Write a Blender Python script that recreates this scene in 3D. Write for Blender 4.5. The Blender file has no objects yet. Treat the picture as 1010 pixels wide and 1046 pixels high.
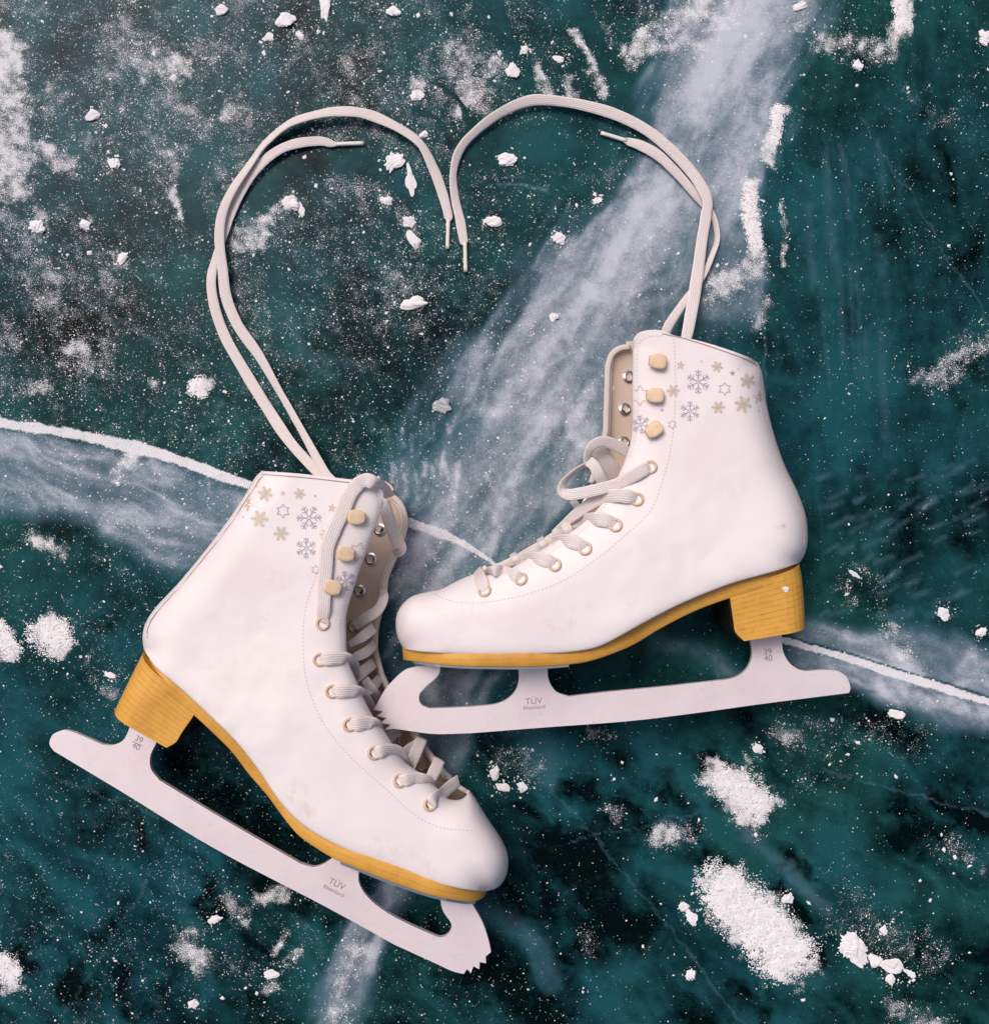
import bpy, bmesh, math, random
import numpy as np
from mathutils import Vector, Matrix
from mathutils.geometry import delaunay_2d_cdt

random.seed(7)
rng = np.random.default_rng(11)
scene = bpy.context.scene
C = scene.collection
R = math.radians

# ------------------------------------------------------------------ camera, sky, sun, exposure
S = 0.0007            # metres of ice per unit of the drawing grid
H = 0.75              # camera height above the ice
CX, CY = 505.0, 523.0
cam_d = bpy.data.cameras.new('camera')
cam = bpy.data.objects.new('camera', cam_d); C.objects.link(cam)
cam.location = (0, 0, H); cam.rotation_euler = (0, 0, 0)
cam_d.sensor_fit = 'HORIZONTAL'
cam_d.angle = 2*math.atan(0.5*1010*S/H)
cam_d.clip_start = 0.01; cam_d.clip_end = 100
scene.camera = cam

SUN_EL, SUN_AZ = R(58), R(-38)      # azimuth from +Y towards +X
w = bpy.data.worlds.new('World'); scene.world = w; w.use_nodes = True
nt = w.node_tree; nt.nodes.clear()
sky = nt.nodes.new('ShaderNodeTexSky'); sky.sky_type = 'NISHITA'; sky.sun_disc = False
sky.sun_elevation = SUN_EL; sky.sun_rotation = SUN_AZ
sky.air_density = 0.6; sky.dust_density = 6.0; sky.ozone_density = 1.0
bg = nt.nodes.new('ShaderNodeBackground'); bg.inputs[1].default_value = 0.096
wo = nt.nodes.new('ShaderNodeOutputWorld')
nt.links.new(sky.outputs[0], bg.inputs[0]); nt.links.new(bg.outputs[0], wo.inputs[0])
sun_d = bpy.data.lights.new('sun', 'SUN'); sun_d.energy = 1.3; sun_d.angle = R(24); sun_d.color = (1.0, 0.93, 0.88)
sun = bpy.data.objects.new('sun', sun_d); C.objects.link(sun)
sdir = Vector((math.sin(SUN_AZ)*math.cos(SUN_EL), math.cos(SUN_AZ)*math.cos(SUN_EL), math.sin(SUN_EL)))
sun.rotation_euler = sdir.to_track_quat('Z', 'Y').to_euler(); sun.location = sdir*3
scene.view_settings.view_transform = 'Standard'; scene.view_settings.look = 'None'
scene.view_settings.gamma = 1.0; scene.view_settings.use_curve_mapping = False
scene.view_settings.exposure = 0.17

# ------------------------------------------------------------------ helpers: numbers
def P(x, y, z):
    k = S*(H-z)/H
    return ((x-CX)*k, (CY-y)*k, z)
def Pn(x, y, z):
    k = S*(H-z)/H
    return np.stack([(x-CX)*k, (CY-y)*k, z], -1)

def _hash(ix, iy, seed):
    h = (ix.astype(np.int64)*374761393 + iy.astype(np.int64)*668265263 + seed*1274126177) & 0xffffffff
    h = ((h ^ (h >> 13))*1274126177) & 0xffffffff
    return ((h ^ (h >> 16)) & 0xffff)/65535.0
def vnoise(x, y, seed=0):
    xi = np.floor(x); yi = np.floor(y); fx = x-xi; fy = y-yi
    fx = fx*fx*fx*(fx*(fx*6-15)+10); fy = fy*fy*fy*(fy*(fy*6-15)+10)
    a = _hash(xi, yi, seed); b = _hash(xi+1, yi, seed); c = _hash(xi, yi+1, seed); d = _hash(xi+1, yi+1, seed)
    return (a*(1-fx)+b*fx)*(1-fy)+(c*(1-fx)+d*fx)*fy
def fbm(x, y, sc, octv=4, seed=0, gain=0.5):
    t = 0; amp = 1; s = 0; f = 1/sc
    for o in range(octv):
        t = t+amp*vnoise(x*f+17.3*o, y*f-9.1*o, seed+o*31); s += amp; amp *= gain; f *= 2.03
    return t/s
def sstep(a, b, x):
    t = np.clip((x-a)/(b-a), 0, 1); return t*t*(3-2*t)
def catmull(pts, n=8, closed=False):
    p = np.array(pts, float); N = len(p); out = []
    if N < 3 and not closed:
        return np.array([p[0]+(p[-1]-p[0])*t for t in np.linspace(0, 1, n+1)])
    segs = N if closed else N-1
    for i in range(segs):
        if closed: p0, p1, p2, p3 = p[(i-1) % N], p[i], p[(i+1) % N], p[(i+2) % N]
        else:
            p1, p2 = p[i], p[i+1]
            p0 = p[i-1] if i > 0 else 2*p1-p2
            p3 = p[i+2] if i+2 < N else 2*p2-p1
        # centripetal parametrisation keeps tight bends free of loops
        t0 = 0; d = lambda a, b: max(np.linalg.norm(b[:2]-a[:2])**0.5, 1e-4)
        t1 = t0+d(p0, p1); t2 = t1+d(p1, p2); t3 = t2+d(p2, p3)
        for t in np.linspace(t1, t2, n, endpoint=False):
            A1 = (t1-t)/(t1-t0)*p0+(t-t0)/(t1-t0)*p1; A2 = (t2-t)/(t2-t1)*p1+(t-t1)/(t2-t1)*p2
            A3 = (t3-t)/(t3-t2)*p2+(t-t2)/(t3-t2)*p3
            B1 = (t2-t)/(t2-t0)*A1+(t-t0)/(t2-t0)*A2; B2 = (t3-t)/(t3-t1)*A2+(t-t1)/(t3-t1)*A3
            out.append((t2-t)/(t2-t1)*B1+(t-t1)/(t2-t1)*B2)
    if not closed: out.append(p[-1])
    return np.array(out)
def resample(poly, n):
    d = np.r_[0, np.cumsum(np.linalg.norm(np.diff(poly[:, :2], axis=0), axis=1))]
    t = np.linspace(0, d[-1], n)
    return np.stack([np.interp(t, d, poly[:, k]) for k in range(poly.shape[1])], -1)
def plen(poly): return np.linalg.norm(np.diff(poly[:, :2], axis=0), axis=1).sum()
def dist(x, y, poly):
    x = np.asarray(x, float); y = np.asarray(y, float)
    best = np.full(x.shape, 1e9)
    for (ax, ay), (bx, by) in zip(poly[:-1, :2], poly[1:, :2]):
        dx, dy = bx-ax, by-ay; L = dx*dx+dy*dy+1e-12
        t = np.clip(((x-ax)*dx+(y-ay)*dy)/L, 0, 1)
        best = np.minimum(best, (x-ax-t*dx)**2+(y-ay-t*dy)**2)
    return np.sqrt(best)
def inside(x, y, poly):
    x = np.asarray(x, float); y = np.asarray(y, float); r = np.zeros(x.shape, bool)
    q = np.roll(poly, -1, 0)
    for (ax, ay), (bx, by) in zip(poly[:, :2], q[:, :2]):
        if ay == by: continue
        c = ((ay > y) != (by > y)) & (x < (bx-ax)*(y-ay)/(by-ay)+ax)
        r ^= c
    return r
def sell(x, n=2.8):
    x = np.clip(x, 0, 1); return (1-(1-x)**n)**(1/n)

# ------------------------------------------------------------------ helpers: objects
def link_mesh(name, me, mats, parent=None, smooth=True):
    o = bpy.data.objects.new(name, me); C.objects.link(o)
    for m in (mats if isinstance(mats, (list, tuple)) else [mats]): me.materials.append(m)
    if smooth: me.polygons.foreach_set('use_smooth', [True]*len(me.polygons))
    if parent:
        o.parent = parent
    return o
def mesh_from(name, verts, faces):
    me = bpy.data.meshes.new(name); me.from_pydata([tuple(map(float, v)) for v in verts], [], [tuple(map(int, f)) for f in faces]); me.update(); return me
def part(name, verts, faces, mats, parent, smooth=True, org=None):
    """one mesh object; verts are in world space, stored relative to the thing's base"""
    v = np.array(verts, float)
    root = parent
    base = np.zeros(3)
    while root is not None:
        base = base+np.array(root.location); root = root.parent
    return link_mesh(name, mesh_from(name, v-base, faces), mats, parent, smooth)
def recalc(o):
    bm = bmesh.new(); bm.from_mesh(o.data); bmesh.ops.recalc_face_normals(bm, faces=bm.faces); bm.to_mesh(o.data); bm.free()
    return o
def thing(name, label, cat, loc, group=None):
    o = bpy.data.objects.new(name, None); C.objects.link(o); o.location = loc
    o.empty_display_size = 0.03
    o['label'] = label; o['category'] = cat
    if group: o['group'] = group
    bpy.context.view_layer.update()
    return o
def tag(o, label, cat, group=None, kind=None):
    if label: o['label'] = label
    if cat: o['category'] = cat
    if group: o['group'] = group
    if kind: o['kind'] = kind
    return o
def apply_mods(o):
    dg = bpy.context.evaluated_depsgraph_get()
    me = bpy.data.meshes.new_from_object(o.evaluated_get(dg)); o.modifiers.clear(); o.data = me
    return o
def float_attr(o, name, vals):
    a = o.data.attributes.new(name, 'FLOAT', 'POINT'); a.data.foreach_set('value', np.asarray(vals, np.float32))

# ------------------------------------------------------------------ materials
class M:
    def __init__(s, name):
        s.m = bpy.data.materials.new(name); s.m.use_nodes = True; s.t = s.m.node_tree; s.n = s.t.nodes
        s.b = s.n['Principled BSDF']
    def node(s, typ, **kw):
        n = s.n.new(typ)
        for k, v in kw.items():
            if k.startswith('_'): setattr(n, k[1:], v)
            else: n.inputs[k.replace('__', ' ')].default_value = v
        return n
    def link(s, a, b): s.t.links.new(a, b)
    def math(s, op, a, b=None, c=None, clamp=False):
        n = s.n.new('ShaderNodeMath'); n.operation = op; n.use_clamp = clamp
        for i, v in enumerate((a, b, c)):
            if v is None: continue
            if isinstance(v, (int, float)): n.inputs[i].default_value = v
            else: s.link(v, n.inputs[i])
        return n.outputs[0]
    def mix(s, f, a, b):
        n = s.n.new('ShaderNodeMix'); n.data_type = 'RGBA'
        for i, v in ((0, f), (6, a), (7, b)):
            if isinstance(v, (int, float)): n.inputs[i].default_value = v
            elif isinstance(v, tuple): n.inputs[i].default_value = (*v, 1)
            else: s.link(v, n.inputs[i])
        return n.outputs[2]
    def ramp(s, x, a, b):
        n = s.n.new('ShaderNodeMapRange'); n.interpolation_type = 'SMOOTHSTEP'
        s.link(x, n.inputs[0]); n.inputs[1].default_value = a; n.inputs[2].default_value = b
        return n.outputs[0]
    def noise(s, scale, detail=4, rough=0.5, vec=None, dist=0.0):
        n = s.node('ShaderNodeTexNoise', Scale=scale, Detail=detail, Roughness=rough, Distortion=dist)
        s.link(vec if vec is not None else s.obj(), n.inputs['Vector'])
        return n.outputs['Fac']
    def obj(s):
        if not hasattr(s, '_tc'): s._tc = s.n.new('ShaderNodeTexCoord').outputs['Object']
        return s._tc
    def attr(s, name):
        n = s.n.new('ShaderNodeAttribute'); n.attribute_name = name; return n
    def bump(s, h, strength, distance):
        n = s.node('ShaderNodeBump', Strength=strength, Distance=distance); s.link(h, n.inputs['Height'])
        if s.b.inputs['Normal'].is_linked: s.link(s.b.inputs['Normal'].links[0].from_socket, n.inputs['Normal'])
        s.link(n.outputs[0], s.b.inputs['Normal'])
    def set(s, **kw):
        for k, v in kw.items(): s.b.inputs[k.replace('__', ' ')].default_value = (*v, 1) if isinstance(v, tuple) else v
    def color(s, c): s.link(c, s.b.inputs['Base Color'])

def mat_leather():
    m = M('white_leather'); m.set(Roughness=0.58, Specular__IOR__Level=0.22)
    n1 = m.noise(14, 5, 0.6); n2 = m.noise(90, 4, 0.65); n3 = m.noise(38, 3, 0.5, dist=1.5)
    c = m.mix(m.ramp(n1, 0.42, 0.72), (0.865, 0.795, 0.795), (0.825, 0.735, 0.745))
    c = m.mix(m.math('MULTIPLY', m.ramp(n2, 0.66, 0.80), 0.30), c, (0.56, 0.46, 0.43))
    c = m.mix(m.math('MULTIPLY', m.ramp(n3, 0.70, 0.80), 0.20), c, (0.55, 0.42, 0.36))
    st = m.attr('stain').outputs['Fac']
    sv = m.node('ShaderNodeMapping'); sv.inputs['Scale'].default_value = (1.6, 1, 1); sv.inputs['Rotation'].default_value = (0, 0, 0.25); m.link(m.obj(), sv.inputs[0])
    n5 = m.noise(110, 5, 0.7, vec=sv.outputs[0])
    c = m.mix(m.math('MULTIPLY', m.math('MULTIPLY', st, m.ramp(n5, 0.40, 0.70)), 0.62), c, (0.60, 0.44, 0.35))
    m.color(c)
    v = m.node('ShaderNodeTexVoronoi', Scale=1300); m.link(m.obj(), v.inputs['Vector'])
    m.bump(v.outputs['Distance'], 0.10, 0.0003)
    m.bump(m.noise(60, 4, 0.6), 0.22, 0.0012); m.bump(m.noise(26, 3, 0.5, dist=1.2), 0.18, 0.003)
    return m.m
def mat_lining():
    m = M('tan_lining'); m.set(Roughness=0.9, Specular__IOR__Level=0.1)
    n = m.noise(60, 4, 0.6); wv = m.noise(900, 2, 0.5)
    c = m.mix(n, (0.64, 0.50, 0.41), (0.75, 0.61, 0.52)); m.color(m.mix(m.math('MULTIPLY', wv, 0.25), c, (0.42, 0.31, 0.25)))
    m.bump(wv, 0.4, 0.0004); return m.m
def mat_sole(name, stripes):
    m = M(name); m.set(Roughness=0.42, Specular__IOR__Level=0.4)
    mp = m.node('ShaderNodeMapping'); mp.inputs['Scale'].default_value = (1, 1, 0.15); m.link(m.obj(), mp.inputs[0])
    n = m.ramp(m.noise(34, 6, 0.65, vec=mp.outputs[0]), 0.3, 0.66); n2 = m.noise(300, 3, 0.6)
    c = m.mix(n, (0.60, 0.285, 0.044), (0.75, 0.39, 0.072))
    lam = m.attr('lam').outputs['Fac']
    wob = m.math('ADD', lam, m.math('MULTIPLY', n, 0.12))
    g = m.math('WRAP', wob, 1.0, 0.0)
    line = m.math('LESS_THAN', g, 0.10 if stripes else 0.10)
    c = m.mix(m.math('MULTIPLY', line, m.math('MULTIPLY', m.ramp(n2, 0.34, 0.55), 0.55 if stripes else 0.22)), c, (0.22, 0.10, 0.018))
    c = m.mix(m.math('MULTIPLY', m.ramp(n2, 0.62, 0.75), 0.35), c, (0.24, 0.11, 0.02))
    m.color(c); m.bump(n2, 0.15, 0.0005); return m.m
def mat_plain(name, col, rough=0.5, metal=0.0, spec=0.5, var=0.12, scale=80, bump=0.0):
    m = M(name); m.set(Roughness=rough, Metallic=metal, Specular__IOR__Level=spec)
    n = m.noise(scale, 4, 0.6)
    m.color(m.mix(n, tuple(min(1, c*(1+var)) for c in col), tuple(c*(1-var) for c in col)))
    if bump: m.bump(m.noise(scale*3, 3, 0.6), bump, 0.0006)
    return m.m
def mat_blade():
    m = M('brushed_nickel'); m.set(Metallic=0.25, Roughness=0.45)
    n = m.noise(45, 5, 0.6); n2 = m.noise(260, 4, 0.7); sc = m.noise(120, 3, 0.5, dist=2.0)
    c = m.mix(n, (0.87, 0.775, 0.795), (0.79, 0.69, 0.725))
    c = m.mix(m.math('MULTIPLY', m.ramp(m.noise(22, 4, 0.6), 0.45, 0.75), 0.35), c, (0.70, 0.59, 0.66))
    c = m.mix(m.math('MULTIPLY', m.ramp(n2, 0.58, 0.74), 0.34), c, (0.45, 0.38, 0.38))
    c = m.mix(m.math('MULTIPLY', m.ramp(sc, 0.68, 0.74), 0.25), c, (0.95, 0.93, 0.93))
    sm = m.node('ShaderNodeMapping'); sm.inputs['Scale'].default_value = (1, 14, 1); sm.inputs['Rotation'].default_value = (0, 0, 0.4); m.link(m.obj(), sm.inputs[0])
    sx = m.noise(60, 5, 0.7, vec=sm.outputs[0])
    c = m.mix(m.math('MULTIPLY', m.ramp(sx, 0.60, 0.70), 0.30), c, (0.50, 0.43, 0.45))
    m.color(c); m.bump(n2, 0.08, 0.0003); m.bump(sx, 0.08, 0.0003)
    m.link(m.math('ADD', 0.30, m.math('MULTIPLY', n2, 0.3)), m.b.inputs['Roughness']); return m.m
def mat_lace():
    m = M('cotton_lace'); m.set(Roughness=0.95, Specular__IOR__Level=0.1)
    a = m.attr('across').outputs['Fac']; l = m.attr('along').outputs['Fac']
    rib = m.math('COSINE', m.math('MULTIPLY', a, 2*math.pi*6))
    wv = m.math('SINE', m.math('MULTIPLY', l, 2*math.pi/0.0011))
    n = m.noise(70, 3, 0.6); f = m.noise(2500, 2, 0.6)
    c = m.mix(n, (0.77, 0.685, 0.67), (0.84, 0.76, 0.745))
    c = m.mix(m.math('MULTIPLY', m.ramp(rib, 0.35, 1.0), 0.34), c, (0.46, 0.38, 0.38))
    c = m.mix(m.math('MULTIPLY', f, 0.16), c, (0.55, 0.47, 0.46))
    m.color(c)
    m.bump(m.math('ADD', m.math('MULTIPLY', rib, -0.7), m.math('MULTIPLY', wv, 0.3)), 0.40, 0.0004)
    m.bump(f, 0.35, 0.0004)
    return m.m
def mat_snow():
    m = M('packed_snow'); m.set(Roughness=0.85, Specular__IOR__Level=0.25, Subsurface__Weight=0.0)
    n = m.noise(160, 4, 0.6); m.color(m.mix(n, (0.88, 0.85, 0.865), (0.80, 0.77, 0.795)))
    m.bump(m.noise(700, 4, 0.7), 0.5, 0.0006); return m.m
def mat_ice():
    m = M('lake_ice'); m.set(Roughness=0.22, Specular__IOR__Level=0.10, IOR=1.31)
    a = m.attr('ice'); sp = m.node('ShaderNodeSeparateColor'); m.link(a.outputs['Color'], sp.inputs[0])
    deep, milk, frost = sp.outputs[0], sp.outputs[1], sp.outputs[2]
    warm = a.outputs['Alpha']
    n1 = m.noise(26, 6, 0.62, dist=0.6); n2 = m.noise(110, 5, 0.65); n3 = m.noise(620, 3, 0.6); n4 = m.noise(1500, 2, 0.6)
    d = m.math('ADD', deep, m.math('MULTIPLY', m.math('SUBTRACT', n1, 0.5), 1.15))
    d = m.math('ADD', d, m.math('MULTIPLY', m.math('SUBTRACT', n2, 0.5), 0.70))
    d = m.math('ADD', d, m.math('MULTIPLY', m.math('SUBTRACT', n3, 0.5), 0.45), clamp=True)
    teal = m.mix(warm, (0.011, 0.080, 0.106), (0.013, 0.078, 0.076))
    c = m.mix(d, (0.0006, 0.0045, 0.0052), teal)
    bub = m.noise(780, 1, 0.5); reg = m.noise(30, 3, 0.6)
    c = m.mix(m.math('MULTIPLY', m.ramp(bub, 0.66, 0.80), m.math('MULTIPLY', m.ramp(reg, 0.40, 0.60), 0.55)), c, (0.10, 0.27, 0.31))
    k = m.math('MULTIPLY', milk, m.math('ADD', 0.66, m.math('MULTIPLY', n2, 0.68)), clamp=True)
    k = m.math('ADD', k, m.math('MULTIPLY', m.math('SUBTRACT', n3, 0.5), m.math('MULTIPLY', milk, 0.55)), clamp=True)
    c = m.mix(m.math('MULTIPLY', m.math('POWER', k, 0.8), 1.08, clamp=True), c, m.mix(m.ramp(k, 0.18, 0.80), (0.10, 0.20, 0.275), (0.52, 0.555, 0.64)))
    n5 = m.noise(2300, 1, 0.5)
    fr = m.math('ADD', frost, m.math('MULTIPLY', m.math('SUBTRACT', n4, 0.5), 1.9))
    fr = m.math('ADD', fr, m.math('MULTIPLY', m.math('SUBTRACT', n5, 0.5), 1.7))
    fr = m.math('ADD', fr, m.math('MULTIPLY', m.math('SUBTRACT', n2, 0.5), 1.2))
    fm = m.ramp(fr, 0.80, 1.06)
    c = m.mix(m.math('MULTIPLY', fm, 0.9), c, (0.80, 0.79, 0.825))
    m.color(c)
    r = m.math('ADD', 0.22, m.math('MULTIPLY', fm, 0.6), clamp=True); m.link(r, m.b.inputs['Roughness'])
    m.bump(n2, 0.12, 0.002); m.bump(n4, 0.15, 0.0005)
    return m.m
MAT = dict(leather=mat_leather(), lining=mat_lining(), sole=mat_sole('tan_sole_edge', False), heel=mat_sole('stacked_heel', True),
           blade=mat_blade(), lace=mat_lace(), snow=mat_snow(), ice=mat_ice(),
           breast=mat_plain('dark_heel_breast', (0.010, 0.009, 0.006), 0.6, spec=0.2),
           bronze=mat_plain('worn_tan_enamel', (0.74, 0.54, 0.36), 0.5, 0.0, spec=.35, var=0.20, scale=260, bump=0.15),
           eyelet=mat_plain('peach_enamel_ring', (0.66, 0.48, 0.36), 0.35, var=0.08),
           steel=mat_plain('bright_steel', (0.72, 0.72, 0.72), 0.22, 1.0, var=0.05),
           hole=mat_plain('dark_hole', (0.02, 0.017, 0.016), 0.9, spec=0.1),
           thread=mat_plain('grey_thread', (0.47, 0.41, 0.42), 0.9, spec=0.1),
           seam=mat_plain('tan_seam', (0.42, 0.31, 0.28), 0.9, spec=0.1),
           aglet=mat_plain('clear_white_plastic', (0.74, 0.70, 0.66), 0.25),
           grey_print=mat_plain('grey_lilac_print', (0.40, 0.36, 0.45), 0.5, var=0.2, scale=500),
           gold_print=mat_plain('gold_glitter_print', (0.60, 0.50, 0.40), 0.4, var=0.35, scale=900),
           rose_print=mat_plain('rose_print', (0.66, 0.51, 0.45), 0.5, var=0.2, scale=500),
           ink=mat_plain('etched_grey', (0.27, 0.23, 0.24), 0.6),
           clear=mat_plain('grey_clear_ice', (0.42, 0.43, 0.47), 0.2, var=0.25, scale=300, bump=0.3))

# ------------------------------------------------------------------ the ice: what lies in it and on it
def spot(x, y, poly, half, soft=0.6, warp=6, seed=0):
    """a soft stroke along poly with a half-width in grid units, its edge broken up by noise"""
    poly = np.array(poly, float)
    if len(poly) == 1: poly = np.vstack([poly, poly+0.01])
    lo = poly.min(0)-half*2-warp*2; hi = poly.max(0)+half*2+warp*2
    out = np.zeros(x.shape)
    k = (x > lo[0]) & (x < hi[0]) & (y > lo[1]) & (y < hi[1])
    if not k.any(): return out
    xx, yy = x[k], y[k]
    xw = xx+warp*((fbm(xx, yy, 22, 4, seed+5)-.5)*2.2+(fbm(xx, yy, 6, 2, seed+8)-.5)*1.0); yw = yy+warp*((fbm(xx, yy, 22, 4, seed+55)-.5)*2.2+(fbm(xx, yy, 6, 2, seed+58)-.5)*1.0)
    out[k] = 1-sstep(half*(1-soft), half*(1+soft), dist(xw, yw, catmull(poly, 5) if len(poly) > 2 else poly))
    return out

CRACK_L = [(-40, 424), (0, 432), (55, 440), (110, 451), (165, 464), (215, 482), (255, 496), (320, 512), (405, 530), (440, 541), (478, 558), (510, 580)]
CRACK_R = [(760, 640), (797, 653), (850, 668), (920, 690), (1010, 717), (1060, 732)]
FROST = [  # polyline, half-width, density
 ([(0, 40), (2, 75), (8, 95)], 14, 1.2), ([(2, 50), (0, 120), (12, 185)], 22, 1.0), ([(0, 172), (40, 155), (80, 165)], 15, .9), ([(20, 150), (46, 92)], 12, .75), ([(85, 150), (120, 110), (150, 85)], 11, .6),
 ([(70, 135), (95, 150)], 18, .5), ([(140, 62), (155, 72)], 14, .9), ([(176, 60), (190, 70)], 11, 1.05), ([(160, 92)], 14, .45),
 ([(236, 108), (246, 130)], 15, .8), ([(180, 188), (184, 224)], 7, .95), ([(238, 248), (255, 240), (276, 218)], 11, 1.0), ([(190, 262)], 14, .35),
 ([(425, 88), (450, 95)], 20, .8), ([(470, 55), (488, 75), (480, 105)], 22, .85), ([(440, 118), (465, 120)], 18, .6), ([(478, 10), (482, 40)], 10, .6),
 ([(588, 32), (600, 55), (608, 80), (614, 100)], 6, .95), ([(549, 70), (558, 95)], 7, 1.0), ([(578, 84), (586, 96)], 8, .8), ([(524, 66)], 10, .8),
 ([(520, 0), (535, 40), (545, 60)], 5, .45), ([(610, 10), (635, 80)], 4, .55),
 ([(650, 45), (690, 28), (745, 4)], 20, .95), ([(690, 45), (712, 52)], 14, .8), ([(640, 10), (660, 20)], 24, .45), ([(700, 60), (690, 100)], 10, .45),
 ([(822, 4), (815, 30)], 7, .8), ([(835, 42), (870, 46), (905, 52)], 12, .85), ([(921, -5), (921, 28)], 9, 1.1), ([(918, 30), (912, 58)], 8, .9), ([(860, 20)], 28, .35),
 ([(796, 112), (790, 138), (784, 160)], 7, 1.1), ([(764, 185), (766, 215), (772, 255)], 9, 1.1), ([(732, 290), (750, 278), (774, 270)], 16, .85), ([(770, 265), (777, 330)], 10, .6),
 ([(798, 205), (802, 270)], 3, .9), ([(925, 95), (945, 118), (972, 122)], 8, .5), ([(940, 385), (975, 378), (1012, 350)], 15, .75), ([(1000, 355)], 24, .45),
 ([(908, 640), (925, 672)], 9, .85), ([(895, 600), (905, 640)], 8, .4), ([(865, 605)], 12, .6), ([(870, 575), (895, 590)], 5, .5),
 ([(26, 546), (66, 563)], 8, .95), ([(78, 356), (102, 380)], 12, .85), ([(18, 402), (46, 391)], 9, .75), ([(155, 391)], 8, .75), ([(203, 395)], 10, 1.25),
 ([(52, 649)], 17, 1.3), ([(-4, 645), (8, 662)], 11, 1.3), ([(95, 693), (126, 712)], 8, .65), ([(90, 676)], 5, .7), ([(137, 462), (116, 487)], 9, .95), ([(60, 470), (20, 480)], 30, .3),
 ([(-3, 985), (6, 995)], 15, 1.05), ([(188, 962), (210, 980)], 13, .98), ([(232, 915), (252, 938)], 9, .9), ([(262, 918), (292, 914)], 6, .95), ([(240, 985), (255, 998)], 15, .5),
 ([(270, 1010), (282, 1000)], 9, .75), ([(278, 974), (294, 954)], 4, .95), ([(293, 986), (305, 973)], 4, .85), ([(250, 1030)], 14, .35), ([(90, 1040), (110, 1046)], 12, .4),
 ([(362, 975), (350, 1010), (345, 1050)], 13, .72), ([(320, 1020)], 12, .3),
 ([(741, 798), (757, 806), (772, 822)], 20, 1.2), ([(746, 912), (778, 944), (804, 976)], 23, 1.3), ([(735, 905)], 16, 1.0),
 ([(672, 853), (706, 851)], 10, .95), ([(618, 826), (632, 835)], 8, .75), ([(606, 752), (618, 754)], 8, .6), ([(515, 780), (540, 788)], 16, .6),
 ([(598, 968), (604, 955)], 8, .45), ([(658, 975)], 6, .5), ([(636, 982)], 5, .5),
 ([(796, 748), (808, 765)], 11, .75), ([(815, 735), (850, 755), (900, 742), (925, 765)], 20, .42), ([(850, 790), (820, 800)], 18, .32), ([(960, 862), (996, 876)], 13, .62),
 ([(868, 945), (905, 955), (945, 975)], 24, .52), ([(930, 975), (948, 990)], 10, .6), ([(915, 1036), (950, 1046)], 14, .75), ([(860, 900), (870, 925)], 18, .35),
 ([(505, 492)], 9, .75), ([(520, 465)], 9, .5), ([(465, 512)], 8, .55), ([(540, 395)], 10, .4), ([(418, 185), (420, 225), (424, 250)], 11, .6), ([(396, 207)], 10, .55),
 ([(418, 548), (440, 560), (448, 575)], 8, .55), ([(400, 590), (420, 570)], 14, .4), ([(470, 535), (480, 530)], 10, .3),
 ([(575, 245)], 12, .6), ([(582, 215), (578, 228)], 9, .55), ([(520, 190), (560, 190)], 2.5, .6), ([(640, 170), (600, 190)], 12, .4),
 ([(40, 232)], 14, .9), ([(88, 230)], 9, .8), ([(122, 265)], 12, .75), ([(60, 215)], 10, .5), ([(150, 300)], 40, .28), ([(240, 470)], 14, .4),
]
DARK = [  # pockets of clear black water-ice
 ([(585, 805), (620, 820), (655, 845)], 13, .9), ([(672, 808), (692, 815), (715, 850)], 9, .85), ([(560, 850), (580, 885)], 14, .8), ([(600, 900), (620, 945), (655, 955)], 22, .75),
 ([(530, 920), (560, 930), (600, 960)], 26, .75), ([(500, 990), (530, 1010), (560, 1035)], 32, .8), ([(72, 995), (72, 1022)], 8, .9), ([(122, 1015), (135, 1035)], 12, .9),
 ([(215, 908), (220, 935)], 11, .85), ([(240, 885), (330, 940)], 14, .7), ([(825, 965), (840, 985)], 9, .8), ([(790, 905), (815, 935)], 7, .85), ([(795, 875), (820, 895)], 6, .8),
 ([(735, 818), (770, 850)], 8, .7), ([(760, 1010), (780, 1036)], 12, .8), ([(870, 725), (900, 735), (940, 752)], 11, .75), ([(770, 750), (800, 790)], 10, .6),
 ([(960, 822), (1005, 850)], 8, .75), ([(918, 830), (940, 845)], 6, .7), ([(730, 715), (760, 722)], 14, .6), ([(10, 985), (25, 978)], 9, .8), ([(100, 640), (120, 632)], 6, .7),
 ([(180, 690), (195, 780), (300, 870)], 26, .75), ([(715, 780), (745, 782)], 9, .8), ([(700, 870), (735, 885)], 8, .85), ([(900, 510), (960, 540), (1010, 520)], 40, .55), ([(940, 300), (1010, 250)], 40, .3),
 ([(870, 605), (900, 615)], 12, .5), ([(240, 470), (300, 490)], 16, .5), ([(660, 1000), (720, 1040)], 20, .35), ([(590, 730), (640, 770)], 16, .5),
 ([(30, 210), (130, 240)], 22, .35), ([(60, 340), (180, 350)], 40, .25), ([(380, 400), (450, 350)], 45, .35),
]
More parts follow.
